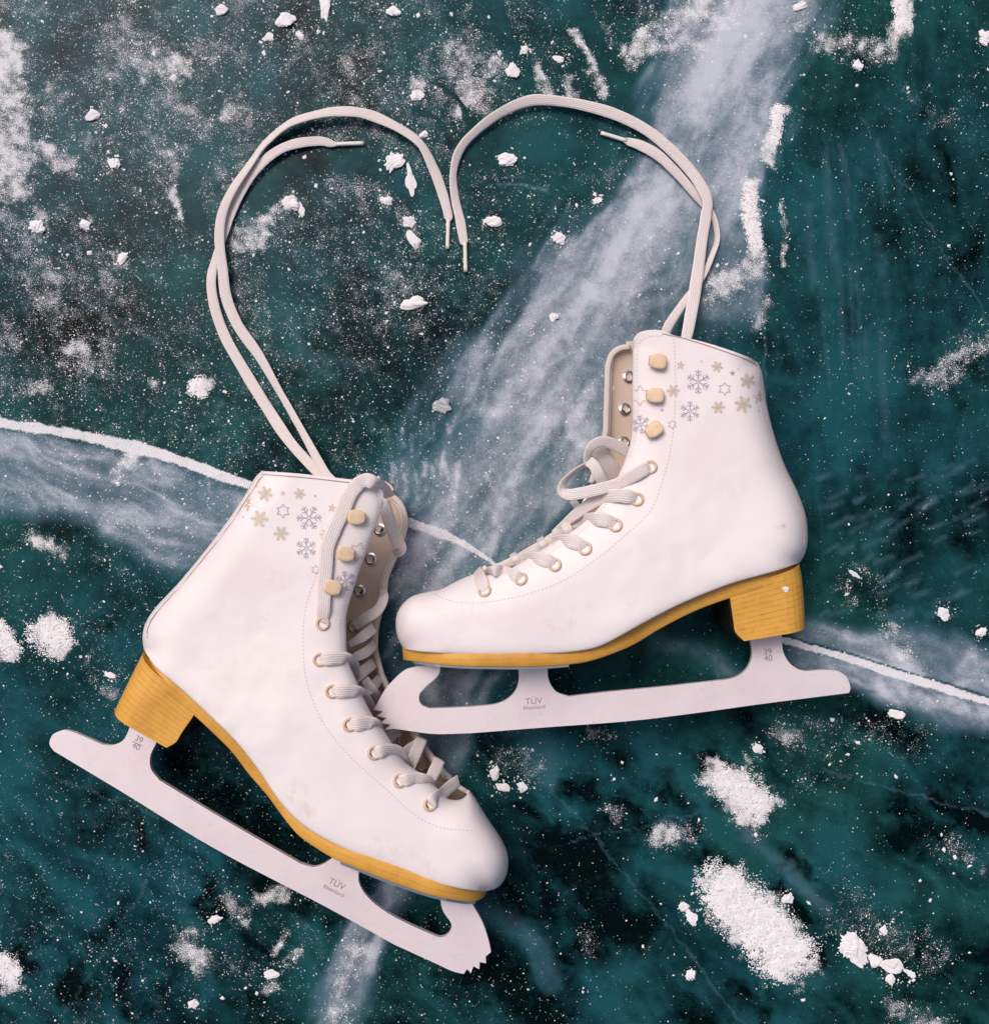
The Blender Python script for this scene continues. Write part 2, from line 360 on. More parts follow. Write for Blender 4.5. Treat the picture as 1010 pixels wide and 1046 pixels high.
TEAL = [
 ([(545, 745), (562, 790), (570, 830)], 18, .55), ([(650, 740), (690, 790), (760, 850)], 20, .4), ([(500, 935), (540, 960), (560, 1000)], 13, .6), ([(580, 960), (600, 1000)], 10, .45),
 ([(640, 1020), (660, 1046)], 34, .4), ([(60, 905), (95, 935)], 14, .4), ([(330, 385), (300, 360)], 14, .35), ([(0, 780), (25, 775)], 20, .4), ([(360, 450), (430, 470)], 30, .3),
 ([(560, 130), (600, 170)], 30, .35), ([(870, 820), (850, 870)], 36, .3), ([(735, 855), (790, 895)], 9, .55), ([(180, 410), (230, 440)], 35, .3), ([(900, 300), (880, 430)], 26, .3),
 ([(845, 190), (850, 330), (860, 470)], 12, .35), ([(680, 660), (740, 680)], 18, .6), ([(480, 690), (520, 705)], 20, .5), ([(310, 1000), (330, 960)], 26, .45),
]
ST = np.random.default_rng(5)
STREAKS = []
for i in range(60):      # slanting trails of tiny bubbles frozen in the right-hand ice
    x0, y0 = ST.uniform(835, 1010), ST.uniform(480, 640); L = ST.uniform(8, 26); a = R(ST.uniform(15, 35))
    STREAKS.append(([(x0, y0), (x0+L*math.cos(a), y0-L*math.sin(a))], ST.uniform(1.2, 2.6), ST.uniform(.08, .22)))
for i in range(14):
    x0, y0 = ST.uniform(820, 905), ST.uniform(120, 380); L = ST.uniform(40, 120)
    STREAKS.append(([(x0, y0), (x0+ST.uniform(2, 10), y0+L)], ST.uniform(1.5, 4), ST.uniform(.05, .12)))
for i in range(26):
    x0, y0 = ST.uniform(380, 470), ST.uniform(430, 510); L = ST.uniform(6, 18)
    STREAKS.append(([(x0, y0), (x0+ST.uniform(-2, 3), y0+L)], ST.uniform(1.5, 2.6), ST.uniform(.12, .3)))
for i in range(22):
    x0, y0 = ST.uniform(140, 290), ST.uniform(410, 490); L = ST.uniform(8, 22); a = R(ST.uniform(200, 260))
    STREAKS.append(([(x0, y0), (x0+L*math.cos(a), y0-L*math.sin(a))], ST.uniform(1.2, 2.2), ST.uniform(.08, .2)))

WISPS = [  # branches of trapped air and thin old skate cuts
 ([(470, 560), (430, 640), (445, 720), (420, 800)], 7, .22), ([(560, 430), (520, 500), (500, 560)], 8, .25), ([(600, 300), (560, 360), (500, 420)], 10, .20), ([(690, 160), (640, 230), (610, 300)], 9, .25),
 ([(760, 0), (730, 60), (712, 120)], 12, .25), ([(620, 470), (585, 440), (600, 400)], 6, .2), ([(440, 545), (400, 620), (395, 690)], 10, .2), ([(470, 700), (540, 690), (520, 740)], 9, .2),
 ([(670, 655), (720, 668), (750, 690)], 8, .30), ([(250, 510), (320, 530), (420, 560)], 10, .2), ([(760, 850), (800, 885), (845, 930)], 6, .22), ([(900, 700), (960, 720), (1010, 728)], 6, .3),
 ([(870, 650), (900, 660), (935, 690)], 8, .22), ([(490, 930), (540, 955), (565, 1005)], 9, .14), ([(545, 745), (560, 790)], 12, .14), ([(340, 385), (310, 360), (300, 330)], 5, .12), ([(320, 365), (370, 372)], 4, .10),
 ([(380, 990), (400, 900)], 6, .25), ([(420, 860), (440, 800)], 5, .2),
 ([(500, 188), (560, 191)], 1.0, .45), ([(640, 160), (700, 420)], 1.0, .10), ([(560, 800), (760, 1046)], .9, .14), ([(20, 780), (230, 860)], .9, .12), ([(880, 120), (1010, 330)], .9, .14), ([(60, 300), (250, 390)], .9, .12), ([(780, 330), (782, 480)], 1.0, .2),
 ([(840, 790), (1010, 830)], .9, .14), ([(300, 250), (480, 330)], .8, .10), ([(580, 860), (720, 830)], .8, .12), ([(150, 900), (60, 1046)], .8, .12)]
def poly_mask(x, y, pts, soft, seed):
    p = np.array(pts, float); pc = np.vstack([p, p[:1]])
    xw = x+10*(fbm(x, y, 40, 4, seed)-.5)*2; yw = y+10*(fbm(x, y, 40, 4, seed+9)-.5)*2
    d = dist(xw, yw, pc); return sstep(-soft, soft, np.where(inside(xw, yw, p), d, -d))

def ridge(x, y, sc, octv, seed):
    return np.clip(1-np.abs(2*fbm(x, y, sc, octv, seed)-1)*2.6, 0, 1)
def along(x, y, deg):
    c, s_ = math.cos(R(deg)), math.sin(R(deg)); return x*c+y*s_, -x*s_+y*c
def ice_fields(x, y):
    n = fbm(x, y, 160, 5, 3)
    deep = 0.40+0.55*(n-.5)
    deep += 0.10*sstep(500, 0, y)-0.06*sstep(550, 900, y)
    deep += 0.55*(fbm(x, y*0.8, 60, 5, 77)-.5)+0.35*(fbm(x+y*.5, y-x*.3, 24, 4, 78)-.5)
    for i, (p, h, d) in enumerate(TEAL): deep = deep+d*spot(x, y, p, h, .7, 9, 300+i)
    # layers and flow lines frozen at different depths, each region with its own grain
    wx = x+30*(fbm(x, y, 70, 3, 201)-.5)*2; wy = y+30*(fbm(x, y, 70, 3, 202)-.5)*2
    ua, va = along(wx, wy, 38); ub, vb = along(wx, wy, 88); uc, vc = along(wx, wy, 14)
    lr = sstep(640, 760, y)*1.0; rt = sstep(770, 800, x)*sstep(640, 560, y); lf = (1-sstep(520, 640, y))*(1-sstep(480, 620, x))
    deep += lr*(.42*(fbm(ua*.32, va, 20, 5, 210)-.5)*2+.30*ridge(ua*.4, va, 34, 4, 211)**2)
    deep += rt*(.28*(fbm(ub*.16, vb, 16, 5, 212)-.5)*2+.22*ridge(ub*.25, vb, 30, 4, 213)**2)
    deep += lf*(.22*(fbm(uc*.4, vc, 26, 5, 214)-.5)*2+.20*ridge(wx, wy, 60, 4, 215)**3)
    dk = np.zeros(x.shape)
    for i, (p, h, d) in enumerate(DARK): dk = np.maximum(dk, d*spot(x, y, p, h*1.05, .9, 13, 400+i)*(.55+.8*fbm(x, y, 16, 4, 480)))
    deep = deep*(1-.85*dk)-.20*dk
    warm = np.clip(.45+1.6*(fbm(x, y, 200, 3, 91)-.5)+.3*sstep(600, 900, x), 0, 1)
    # milky band with folds, from the top right down to the bottom edge
    band = catmull([(790, -60), (745, 60), (705, 165), (655, 270), (600, 350), (540, 440), (490, 520), (462, 600), (455, 680), (440, 760), (408, 880), (372, 970), (345, 1090)], 6)
    tb = np.clip((y+60)/1150, 0, 1)
    half = np.interp(y, [-60, 60, 150, 250, 350, 450, 530, 620, 700, 780, 900, 1090], [100, 96, 92, 100, 112, 116, 104, 62, 52, 46, 32, 30])
    xw = x+26*(fbm(x, y, 90, 4, 21)-.5)*2; yw = y+26*(fbm(x, y, 90, 4, 22)-.5)*2
    db = dist(xw, yw, band)/half+.34*(fbm(*(lambda a: (a[0]*.2, a[1]))(along(x, y, 122)), 14, 4, 221)-.5)*2
    amp = np.interp(y, [0, 200, 420, 560, 700, 800, 1046], [.50, .47, .43, .42, .40, .38, .36])
    u = (x*0.86+y*0.5); v = (-x*0.5+y*0.86)      # across / along the folds
    folds = fbm(u, v*0.22, 26, 4, 44)
    wis = ridge(*(lambda a: (a[0]*.22, a[1]))(along(wx, wy, 122)), 30, 4, 222)
    milk = (1-sstep(.55, 1.06, db))*amp*(0.74+.46*sstep(.28, .72, folds)+.34*wis**2)
    milk += .16*spot(x, y, [(655, 200), (620, 300), (560, 420)], 26, .9, 14, 51)+.14*spot(x, y, [(640, 350), (600, 440), (560, 510)], 14, .9, 8, 52)
    milk += .12*spot(x, y, [(760, 20), (740, 90)], 40, .9, 18, 53)
    # the band ends sharply at an old fracture on its right
    cut = sstep(776, 782, x+4*(fbm(x, y, 30, 3, 8)-.5)+0.04*(y-250))*sstep(150, 180, y)*sstep(470, 420, y)
    milk *= 1-cut*.92
    rb = poly_mask(x, y, [(690, 150), (777, 168), (779, 250), (782, 345), (690, 350), (640, 300)], 5, 66)*sstep(345, 315, y)
    milk = np.maximum(milk, rb*(.22+.30*fbm(*(lambda a: (a[0]*.3, a[1]))(along(x, y, 115)), 18, 4, 229)))
    lowl = poly_mask(x, y, [(-40, 428), (0, 436), (110, 455), (215, 486), (300, 512), (260, 560), (180, 585), (110, 550), (60, 520), (-40, 530)], 12, 61)
    milk = np.maximum(milk, lowl*(.26+.30*fbm(*(lambda a: (a[0]*.16, a[1]))(along(x, y, 16)), 13, 5, 45)+.22*ridge(*(lambda a: (a[0]*.2, a[1]))(along(wx, wy, 18)), 26, 4, 225)**2))
    lowr = poly_mask(x, y, [(815, 632), (870, 645), (930, 640), (1060, 680), (1060, 752), (960, 742), (905, 722), (870, 700), (800, 690)], 9, 62)
    milk = np.maximum(milk, lowr*(.26+.28*fbm(*(lambda a: (a[0]*.22, a[1]))(along(x, y, 20)), 14, 5, 46)+.25*ridge(*(lambda a: (a[0]*.25, a[1]))(along(wx, wy, 24)), 28, 4, 226)**2))
    mid = poly_mask(x, y, [(250, 500), (420, 520), (520, 560), (480, 640), (420, 620), (395, 560)], 14, 63)
    milk = np.maximum(milk, mid*(.26+.25*fbm(*(lambda a: (a[0]*.2, a[1]))(along(x, y, 24)), 16, 5, 227)))
    for i, (p, h, d) in enumerate(WISPS): milk = milk+d*spot(x, y, p, h, .8, 5, 700+i)*(.35+1.2*fbm(x, y, 12, 4, 228))
    deep = deep+.25*sstep(.5, .75, fbm(x, y, 70, 5, 64))*(1-dk)
    for i, (p, h, d) in enumerate(STREAKS): milk = milk+.9*d*spot(x, y, p, h, .9, 1.8, 500+i)*(.3+1.4*fbm(x, y, 7, 3, 66))
    # packed white rime along the fracture
    wob = 1+.5*(fbm(x, y, 18, 3, 71)-.5)
    cl = catmull(CRACK_L, 5); cr = catmull(CRACK_R, 5)
    wl = np.interp(x, [-40, 60, 130, 200, 255, 400, 450, 480, 510], [5.2, 5.0, 6.6, 5.4, 4.6, 6.0, 5.0, 3.4, 1.6]); wr = np.interp(x, [760, 850, 930, 1010], [3.0, 4.2, 5.2, 4.5])
    dl = dist(x, y+1.5*(fbm(x, y, 14, 3, 72)-.5)*2, cl); dr = dist(x, y+1.5*(fbm(x, y, 14, 3, 73)-.5)*2, cr)
    rime = np.maximum(1-sstep(wl*wob*.75, wl*wob*1.15, dl), 1-sstep(wr*wob*.75, wr*wob*1.15, dr))
    rime *= np.where((x > 395) & (x < 515), .84, 1)
    ol = dl-wl; orr = dr-wr
    edge = np.maximum(1-sstep(0, 1.6, np.abs(orr-0.6)), 0)*(y < np.interp(x, cr[:, 0], cr[:, 1]))
    deep = deep*(1-.8*edge); milk = milk*(1-.7*edge)
    # loose frost
    base = np.interp(x, [-40, 300, 480, 620, 800, 1050], [.47, .47, .40, .15, .12, .15])*np.interp(y, [-40, 330, 470, 600, 800, 1090], [1.15, 1.05, .75, .52, .48, .48])
    base = base*(.30+1.1*fbm(x, y, 60, 4, 81)+.25*sstep(.42, .66, fbm(x, y, 22, 4, 82)))*(.55+.9*fbm(*(lambda a: (a[0]*.4, a[1]))(along(x, y, 60)), 12, 3, 83))
    base += .05*sstep(480, 560, x)*sstep(560, 420, y)*(db < 1.1)
    frost = base
    for i, (p, h, d) in enumerate(FROST):
        s = spot(x, y, p, h*1.12, .85 if d < 1 else .6, min(16, h*.8+2), 600+i)
        frost = np.maximum(frost, s*d*(.40+1.15*fbm(x*.9+y*.4, y*.5-x*.2, 9, 4, 640)) if d < 1 else s*d*(.6+.75*fbm(x, y, 7, 3, 641)))
    # places a lace or a glove has wiped clean
    for p, h in (([(262, 205), (300, 172), (370, 165), (430, 200)], 12), ([(205, 160), (192, 190), (200, 225)], 9), ([(445, 85), (470, 105), (480, 135)], 2.2), ([(425, 112), (450, 125), (462, 150)], 2.2),
                 ([(500, 0), (535, 80)], 9), ([(590, 10), (640, 95)], 10), ([(490, 150), (560, 150)], 22), ([(640, 120), (700, 140)], 10)):
        frost = frost*(1-.85*spot(x, y, p, h, .5, 3, 900))
    frost = np.maximum(frost, rime*1.35)
    return np.clip(deep, -.5, 1), np.clip(milk, 0, 1), np.clip(frost, 0, 1.4), warm

def axis(lo, hi, step, far):
    c = list(np.arange(lo, hi+step, step)); s = step
    a = c[-1]
    out_hi = []
    while a < far: s *= 1.35; a += s; out_hi.append(a)
    a = c[0]; s = step; out_lo = []
    while a > -far: s *= 1.35; a -= s; out_lo.append(a)
    return np.array(out_lo[::-1]+c+out_hi)
gx = axis(-80, 1090, 2.0, 9000); gy = axis(-80, 1126, 2.0, 9000)
XX, YY = np.meshgrid(gx, gy)
deep, milk, frost, warm = ice_fields(XX.ravel(), YY.ravel())
nx, ny = len(gx), len(gy)
co = np.stack([(XX.ravel()-CX)*S, (CY-YY.ravel())*S, np.zeros(nx*ny)], -1)
me = bpy.data.meshes.new('ice')
me.vertices.add(nx*ny); me.vertices.foreach_set('co', co.astype(np.float32).ravel())
ii, jj = np.meshgrid(np.arange(nx-1), np.arange(ny-1)); q = (jj*nx+ii).ravel()
quads = np.stack([q, q+nx, q+nx+1, q+1], -1)
me.loops.add(quads.size); me.loops.foreach_set('vertex_index', quads.ravel().astype(np.int32))
me.polygons.add(len(quads)); me.polygons.foreach_set('loop_start', np.arange(0, quads.size, 4, dtype=np.int32))
me.update(calc_edges=True); me.validate()
at = me.attributes.new('ice', 'FLOAT_COLOR', 'POINT')
at.data.foreach_set('color', np.stack([deep, milk, frost, warm], -1).astype(np.float32).ravel())
ice = link_mesh('ice', me, MAT['ice'])
tag(ice, 'dark teal lake ice with milky bands and a white fracture line', 'ice', kind='structure')

# ------------------------------------------------------------------ snow mounds and chunks lying on the ice
def mound_height(x, y, pts, half, hgt, seed):
    s = spot(x, y, pts, half, .95, half*.6, seed)
    return hgt*.42*s*(.35+1.3*fbm(x, y, 7, 4, seed+3))
MOUNDS = [
 ([(746, 912), (778, 944), (804, 976)], 21, .0030, 700, 'largest white snow patch, long and tilted, below the right skate'),
 ([(742, 799), (756, 808), (768, 820)], 13, .0026, 710, 'rounded powdery snow patch above the largest patch, under the long blade'),
 ([(52, 649)], 15, .0022, 720, 'round powdery snow patch left of the left skate heel'),
 ([(-4, 645), (7, 661)], 9, .0020, 730, 'snow patch cut by the left edge beside a round patch'),
 ([(203, 395)], 9, .0018, 740, 'small round snow patch between the crack and the left lace'),
 ([(-3, 986), (5, 995)], 11, .0020, 750, 'snow patch cut by the left edge near the bottom corner'),
 ([(921, 0), (921, 26)], 6, .0018, 760, 'upright oblong snow patch at the top right edge'),
 ([(795, 114), (789, 142)], 5, .0016, 770, 'slim slanted snow patch on the milky band, right of the heart'),
 ([(765, 190), (767, 220), (772, 250)], 6, .0016, 780, 'long upright snow strip just right of the right lace'),
]
def surf_h(x, y):
    z = np.zeros(x.shape)
    for pts, half, hg, sd, lab in MOUNDS: z = np.maximum(z, mound_height(x, y, pts, half, hg, sd))
    return z
for pts, half, hg, sd, lab in MOUNDS:
    p = np.array(pts, float); lo = p.min(0)-half*1.7-4; hi = p.max(0)+half*1.7+4; st = .9
    ax, ay = np.arange(lo[0], hi[0], st), np.arange(lo[1], hi[1], st); X, Y = np.meshgrid(ax, ay); z = mound_height(X.ravel(), Y.ravel(), pts, half, hg, sd)
    z = z+(rng.random(z.shape)-.5)*.00032*(z > .0001)
    n0 = len(ax); faces = []
    for j in range(len(ay)-1):
        for i in range(n0-1):
            k = j*n0+i; f = (k, k+n0, k+n0+1, k+1)
            if max(z[list(f)]) > hg*.03 and rng.random() < min(.97, (max(z[list(f)])/hg/.30)**1.6): faces.append(f)
    used = sorted({i for f in faces for i in f}); mp = {u: i for i, u in enumerate(used)}
    V = [P(X.ravel()[i], Y.ravel()[i], max(z[i], .00012)) for i in used]
    c = P(*p.mean(0), 0); V = np.array(V)-np.array(c)
    o = link_mesh('snow_patch', mesh_from('snow_patch', V, [[mp[i] for i in f] for f in faces]), MAT['snow'], None, False)
    o.location = c; tag(o, lab, 'snow patch', 'powdery snow patches on the ice')

def make_chunk(x, y, a, b, rot, hgt, seed, lab, name='snow_chunk', mat='snow', boxy=0.0, cat='snow chunk', group='white snow chunks on the ice'):
    r_ = np.random.default_rng(seed)
    bm = bmesh.new(); bmesh.ops.create_icosphere(bm, subdivisions=4, radius=1)
    dirs = [Vector(r_.normal(size=3)).normalized() for _ in range(14)]; offs = r_.uniform(.50, 1.0, 14); nz = r_.normal(size=(5, 3))*3.2; ph = r_.uniform(0, 6, 5)
    ca, sa = math.cos(R(rot)), math.sin(R(rot))
    for v in bm.verts:
        d = v.co.normalized(); s = 1.0
        for dd, of in zip(dirs, offs):
            k = d.dot(dd)
            if k > .25: s = min(s, of/k)
        if boxy: s = min(s, .8/max(abs(d.x), abs(d.y), abs(d.z)))*1.15
        s *= 1+.07*sum(math.sin(Vector(nz[q_]).dot(d)+ph[q_]) for q_ in range(5))+.05*(r_.random()-.5)+.09*sum(math.sin(3.1*Vector(nz[q_]).dot(d)+2*ph[q_]) for q_ in range(3))
        q = d*s
        lx, ly = q.x*a*S, q.y*b*S
        v.co = Vector((lx*ca+ly*sa, -lx*sa+ly*ca, max(q.z*hgt+hgt*.55, -.0004)))
    me = bpy.data.meshes.new(name); bm.to_mesh(me); bm.free()
    o = link_mesh(name, me, MAT[mat], None, False); o.location = P(x, y, 0)
    return tag(o, lab, cat, group)
CH = [  # x, y, half-length, half-width, turn, label
 (227, 11, 5.5, 5, 20, 'rounded snow chunk at the top edge, leftmost of the top row'),
 (291, 20, 8.5, 6.5, -10, 'broad flat-topped snow chunk at the top edge between two others'),
 (332, 8, 13, 5.5, 75, 'long upright snow chunk cut by the top edge'),
 (273, 39, 5.5, 4, -20, 'small oval snow chunk below the broad flat-topped one'),
 (306, 36, 5, 2.8, 50, 'thin slanted sliver of snow beside the long upright chunk'),
 (402, 12, 6.2, 5.8, 0, 'round snow chunk alone at the top edge above the left lace arch'),
 (96, 118, 7, 5.2, -15, 'snow chunk with a small crumb beside it, upper left'),
 (116, 167, 6, 6.2, 30, 'round snow chunk alone left of the left lace arch'),
 (296, 208, 8, 7.5, 40, 'snow chunk with a sliver beside it, inside the left lace loop'),
 (308, 214, 6, 3, 80, 'upright sliver of snow beside the chunk inside the left loop'),
 (426, 99, 6, 5.2, -30, 'snow chunk above the left lace arch near the cleft'),
 (433, 137, 5.2, 3.4, -25, 'small snow chunk touching the outside of the left lace arch'),
 (402, 166, 9.5, 8, 70, 'large upright snow chunk under the left lace arch'),
 (421, 185, 12, 5, 80, 'tall narrow snow chunk under the left lace arch near its end'),
 (394, 205, 6, 4.2, 15, 'low ragged snow chunk left of the narrow upright one'),
 (418, 228, 7, 6, 20, 'lumpy snow chunk left of the hanging lace tips'),
 (423, 246, 9, 6, 65, 'ragged snow chunk lowest of the pile left of the lace tips'),
 (519, 165, 8.5, 6.5, -10, 'large oval snow chunk inside the right lace arch'),
 (503, 226, 7.5, 5.2, 10, 'smooth oval snow chunk right of the hanging lace tips'),
 (423, 310, 11.5, 5.6, -4, 'oblong brick-shaped snow chunk alone in the heart'),
 (565, 324, 4.6, 4, 0, 'small snow chunk alone on the edge of the milky band'),
 (524, 71, 7.5, 6.5, 60, 'crumbly snow chunk above the right lace arch'),
 (536, 51, 4.5, 3.8, 0, 'small round snow chunk above the crumbly one, top centre'),
 (571, 60, 6.5, 3, 8, 'thin flat snow chunk near the top, right of the crumbly one'),
 (610, 205, 5, 3.6, -30, 'small snow chunk under the right lace arch by the milky band'),
 (569, 243, 6.5, 5.5, 60, 'powdery snow chunk in the right half of the heart'),
 (875, 67, 4.4, 4.2, 0, 'small round snow chunk alone at the upper right'),
 (1006, 39, 6, 6.5, 0, 'snow chunk cut by the right edge near the top'),
 (817, 6, 7, 4.5, -20, 'snow chunk at the top edge on the milky band'),
 (39, 232, 8, 6.5, -10, 'biggest crumbly chunk of the loose snow heap at far left'),
 (87, 229, 6, 4.5, 30, 'crumbly chunk right of the biggest one in the left heap'),
 (126, 264, 5.5, 4.8, -40, 'lowest crumbly chunk of the loose snow heap at left'),
 (917, 730, 7.5, 3.8, 12, 'flat pointed snow chunk below the blade tail at right'),
 (774, 766, 6, 4.5, 25, 'snow chunk under the right blade, near a powder spot'),
 (804, 917, 5.5, 4.6, 0, 'snow chunk at the upper rim of the largest snow patch'),
 (872, 969, 15, 10.5, 35, 'largest lumpy snow chunk at the lower right'),
 (893, 981, 7, 6.5, 0, 'round lump between the two biggest chunks at lower right'),
 (911, 985, 13, 7.5, 10, 'long lumpy snow chunk right of the largest lump'),
 (929, 994, 6, 3, 35, 'thin chip of snow right of the long lumpy chunk'),
 (908, 1000, 6, 4, 75, 'small snow chunk below the long lumpy chunk'),
 (902, 950, 4.5, 4, 0, 'small round snow chunk above the long lumpy chunk'),
 (699, 926, 5.2, 5, 0, 'round snow chunk of a close pair left of the largest patch'),
 (707, 937, 7.5, 4.8, 70, 'upright snow chunk of a close pair left of the largest patch'),
 (705, 996, 4.4, 4, 0, 'small snow chunk alone below the close pair near the bottom'),
 (514, 804, 7, 3.8, 15, 'flat snow chunk right of the left boot toe'),
 (534, 804, 5.5, 4.6, -20, 'second snow chunk right of the left boot toe, farther out'),
 (505, 789, 5.5, 6, 0, 'faint snow chunk above the flat one, right of the left boot toe'),
 (113, 690, 4.4, 3.2, 10, 'small oval snow chunk left of the left skate heel'),
 (197, 1025, 5.6, 4.2, 0, 'oval snow chunk at the bottom edge left of centre'),
 (220, 939, 6.5, 3.4, -15, 'small ragged snow chunk below the left blade'),
 (278, 995, 7, 3.6, -8, 'flat snow chunk at the bottom left among streaky powder'),
 (962, 625, 7, 5, 55, 'slanted snow chunk right of the right skate heel'),
 (1001, 646, 5, 4, -20, 'snow chunk cut close to the right edge by the milky band'),
 (872, 586, 8, 2, 28, 'thin stick-like sliver of snow behind the right heel'),
]
for i, (x, y, a, b, r0, lab) in enumerate(CH):
    big = min(a, b)
    make_chunk(x, y, a*1.15, b*1.15, r0, big*S*.42, 1000+i, lab, boxy=1.0 if 'brick' in lab else 0.0)
make_chunk(450, 414, 9, 8, 20, .0022, 77, 'grey translucent ice shard on the milky band', 'ice_shard', 'clear', cat='ice shard', group=None)

# loose grains of snow, far too many to count
N = 2600000
gxp = rng.uniform(-60, 1070, N); gyp = rng.uniform(-60, 1106, N)
ix = np.searchsorted(gx, gxp)-1; iy = np.searchsorted(gy, gyp)-1
fr = frost[(iy+(rng.random(N) < (gyp-gy[iy])/2.0))*nx+ix+(rng.random(N) < (gxp-gx[ix])/2.0)]
clump = fbm(gxp, gyp, 7, 3, 111)
prob = np.clip(fr, 0, 1.05)**1.7*np.clip(.15+1.8*(clump-.22), .03, 1.5)*.33+.0020
keep = rng.random(N) < prob
gxp, gyp, fr = gxp[keep], gyp[keep], fr[keep]
n = len(gxp)
size = np.exp(rng.normal(math.log(.35), .50, n)); size = np.clip(size, .15, 1.9)
bigk = rng.random(n) < .006; size[bigk] *= rng.uniform(1.6, 2.6, bigk.sum())
ch_ = np.array([(c_[0], c_[1], c_[2]) for c_ in CH]); kk = np.repeat(np.arange(len(ch_)), 26); an = rng.uniform(0, 2*math.pi, len(kk)); ra = ch_[kk, 2]*(.9+np.abs(rng.normal(0, .7, len(kk))))
gxp = np.r_[gxp, ch_[kk, 0]+ra*np.cos(an)]; gyp = np.r_[gyp, ch_[kk, 1]+ra*np.sin(an)]; size = np.r_[size, np.exp(rng.normal(math.log(.5), .5, len(kk)))]
extra = 110                                       # a few larger crumbs scattered about
gxp = np.r_[gxp, rng.uniform(0, 1010, extra)]; gyp = np.r_[gyp, rng.uniform(0, 1046, extra)]; size = np.r_[size, rng.uniform(1.2, 2.3, extra)]
crumbs = [(108, 128, 3.2), (325, 32, 3), (269, 54, 3), (157, 54, 2.4), (177, 79, 4.5), (323, 189, 3), (311, 160, 3), (295, 275, 2.6), (427, 15, 3), (461, 14, 3.2), (564, 43, 3), (510, 54, 4),
          (875, 87, 2.8), (91, 258, 4), (69, 260, 2), (60, 274, 2), (758, 785, 3.2), (772, 853, 3), (826, 923, 3.2), (876, 759, 4), (915, 794, 3.4), (707, 913, 2.6), (670, 817, 3), (627, 796, 2.6), (714, 838, 2.6), (780, 768, 2.2),
          (865, 607, 3.2), (300, 980, 3), (227, 1020, 3.4), (262, 1015, 3), (599, 49, 3), (541, 250, 2.5), (513, 250, 2), (850, 735, 3), (866, 771, 2), (990, 885, 3), (964, 868, 3), (975, 876, 2.6), (940, 900, 2), (950, 920, 2.2), (780, 205, 2.4), (820, 1022, 3)]
for cx_, cy_, r_ in crumbs: gxp = np.r_[gxp, cx_]; gyp = np.r_[gyp, cy_]; size = np.r_[size, r_]
n = len(gxp)
th = rng.uniform(0, 2*math.pi, n); asp = rng.uniform(.55, 1, n)
zb = surf_h(gxp, gyp)
base = Pn(gxp, gyp, zb)
vs = np.zeros((n, 5, 3), np.float32)
for k in range(4):
    ang = th+k*math.pi/2+rng.uniform(-.35, .35, n); rr = size*S*rng.uniform(.75, 1.2, n)*np.where(k % 2, asp, 1)
    vs[:, k, 0] = base[:, 0]+rr*np.cos(ang); vs[:, k, 1] = base[:, 1]+rr*np.sin(ang); vs[:, k, 2] = zb+.00005
vs[:, 4, 0] = base[:, 0]+size*S*rng.uniform(-.3, .3, n); vs[:, 4, 1] = base[:, 1]+size*S*rng.uniform(-.3, .3, n)
vs[:, 4, 2] = zb+size*S*rng.uniform(.4, .9, n)
o5 = (np.arange(n)*5)[:, None, None]
tr = (np.array([[0, 1, 4], [1, 2, 4], [2, 3, 4], [3, 0, 4]])[None]+o5).reshape(-1, 3)
me = bpy.data.meshes.new('snow_grains'); me.vertices.add(n*5); me.vertices.foreach_set('co', vs.ravel())
me.loops.add(tr.size); me.loops.foreach_set('vertex_index', tr.ravel().astype(np.int32))
me.polygons.add(len(tr)); me.polygons.foreach_set('loop_start', np.arange(0, tr.size, 3, dtype=np.int32)); me.update(calc_edges=True)
gr = link_mesh('snow_grains', me, MAT['snow'], None, False)
tag(gr, 'fine white snow grains dusted over the dark ice', 'snow grains', kind='stuff')
print('grains', n)

# ------------------------------------------------------------------ skates
def text_mesh(s, size):
    cu = bpy.data.curves.new('etching', 'FONT'); cu.body = s; cu.size = size; cu.align_x = 'CENTER'; cu.align_y = 'CENTER'
    o = bpy.data.objects.new('etching', cu); C.objects.link(o); bpy.context.view_layer.update()
    me = bpy.data.meshes.new_from_object(o.evaluated_get(bpy.context.evaluated_depsgraph_get()))
    bpy.data.objects.remove(o); bpy.data.curves.remove(cu)
    v = np.zeros(len(me.vertices)*3); me.vertices.foreach_get('co', v); f = [tuple(p.vertices) for p in me.polygons]
    bpy.data.meshes.remove(me); return v.reshape(-1, 3), f

def smooth_path(pts, n=6):
    """points flagged with a third value are sharp corners"""
    idx = [i for i, p in enumerate(pts) if len(p) > 2]; N_ = len(pts); out = []
    for a, b in zip(idx, idx[1:]+[idx[0]+N_]):
        seg = [pts[i % N_][:2] for i in range(a, b+1)]
        c = catmull(seg, n) if len(seg) > 2 else np.array(seg, float)
        out.append(c[:-1])
    return np.vstack(out)

def fill(poly, holes_pts=None):
    n_ = len(poly); vs = [Vector(p) for p in poly]; ed = [(i, (i+1) % n_) for i in range(n_)]
    if holes_pts is not None: vs += [Vector(p) for p in holes_pts]
    r = delaunay_2d_cdt(vs, ed, [], 1, 1e-4)
    return np.array([tuple(v) for v in r[0]]), [tuple(f) for f in r[2]]

def extrude(poly, z0, z1, bev=0.0):
    """solid plate with the outline poly (grid units seen at height z1); edges eased by bev metres"""
    v2, f = fill(poly); n_ = len(v2)
    top = np.array([P(x, y, z1) for x, y in v2]); bot = top.copy(); bot[:, 2] = z0
    V = list(top)+list(bot); F = [tuple(t) for t in f]+[tuple(i+n_ for i in reversed(t)) for t in f]
    cnt = {}
    for t in f:
        for a, b in zip(t, t[1:]+t[:1]): cnt[(a, b)] = 1
    for (a, b) in list(cnt):
        if (b, a) not in cnt: F.append((b, a, a+n_, b+n_))
    return V, F

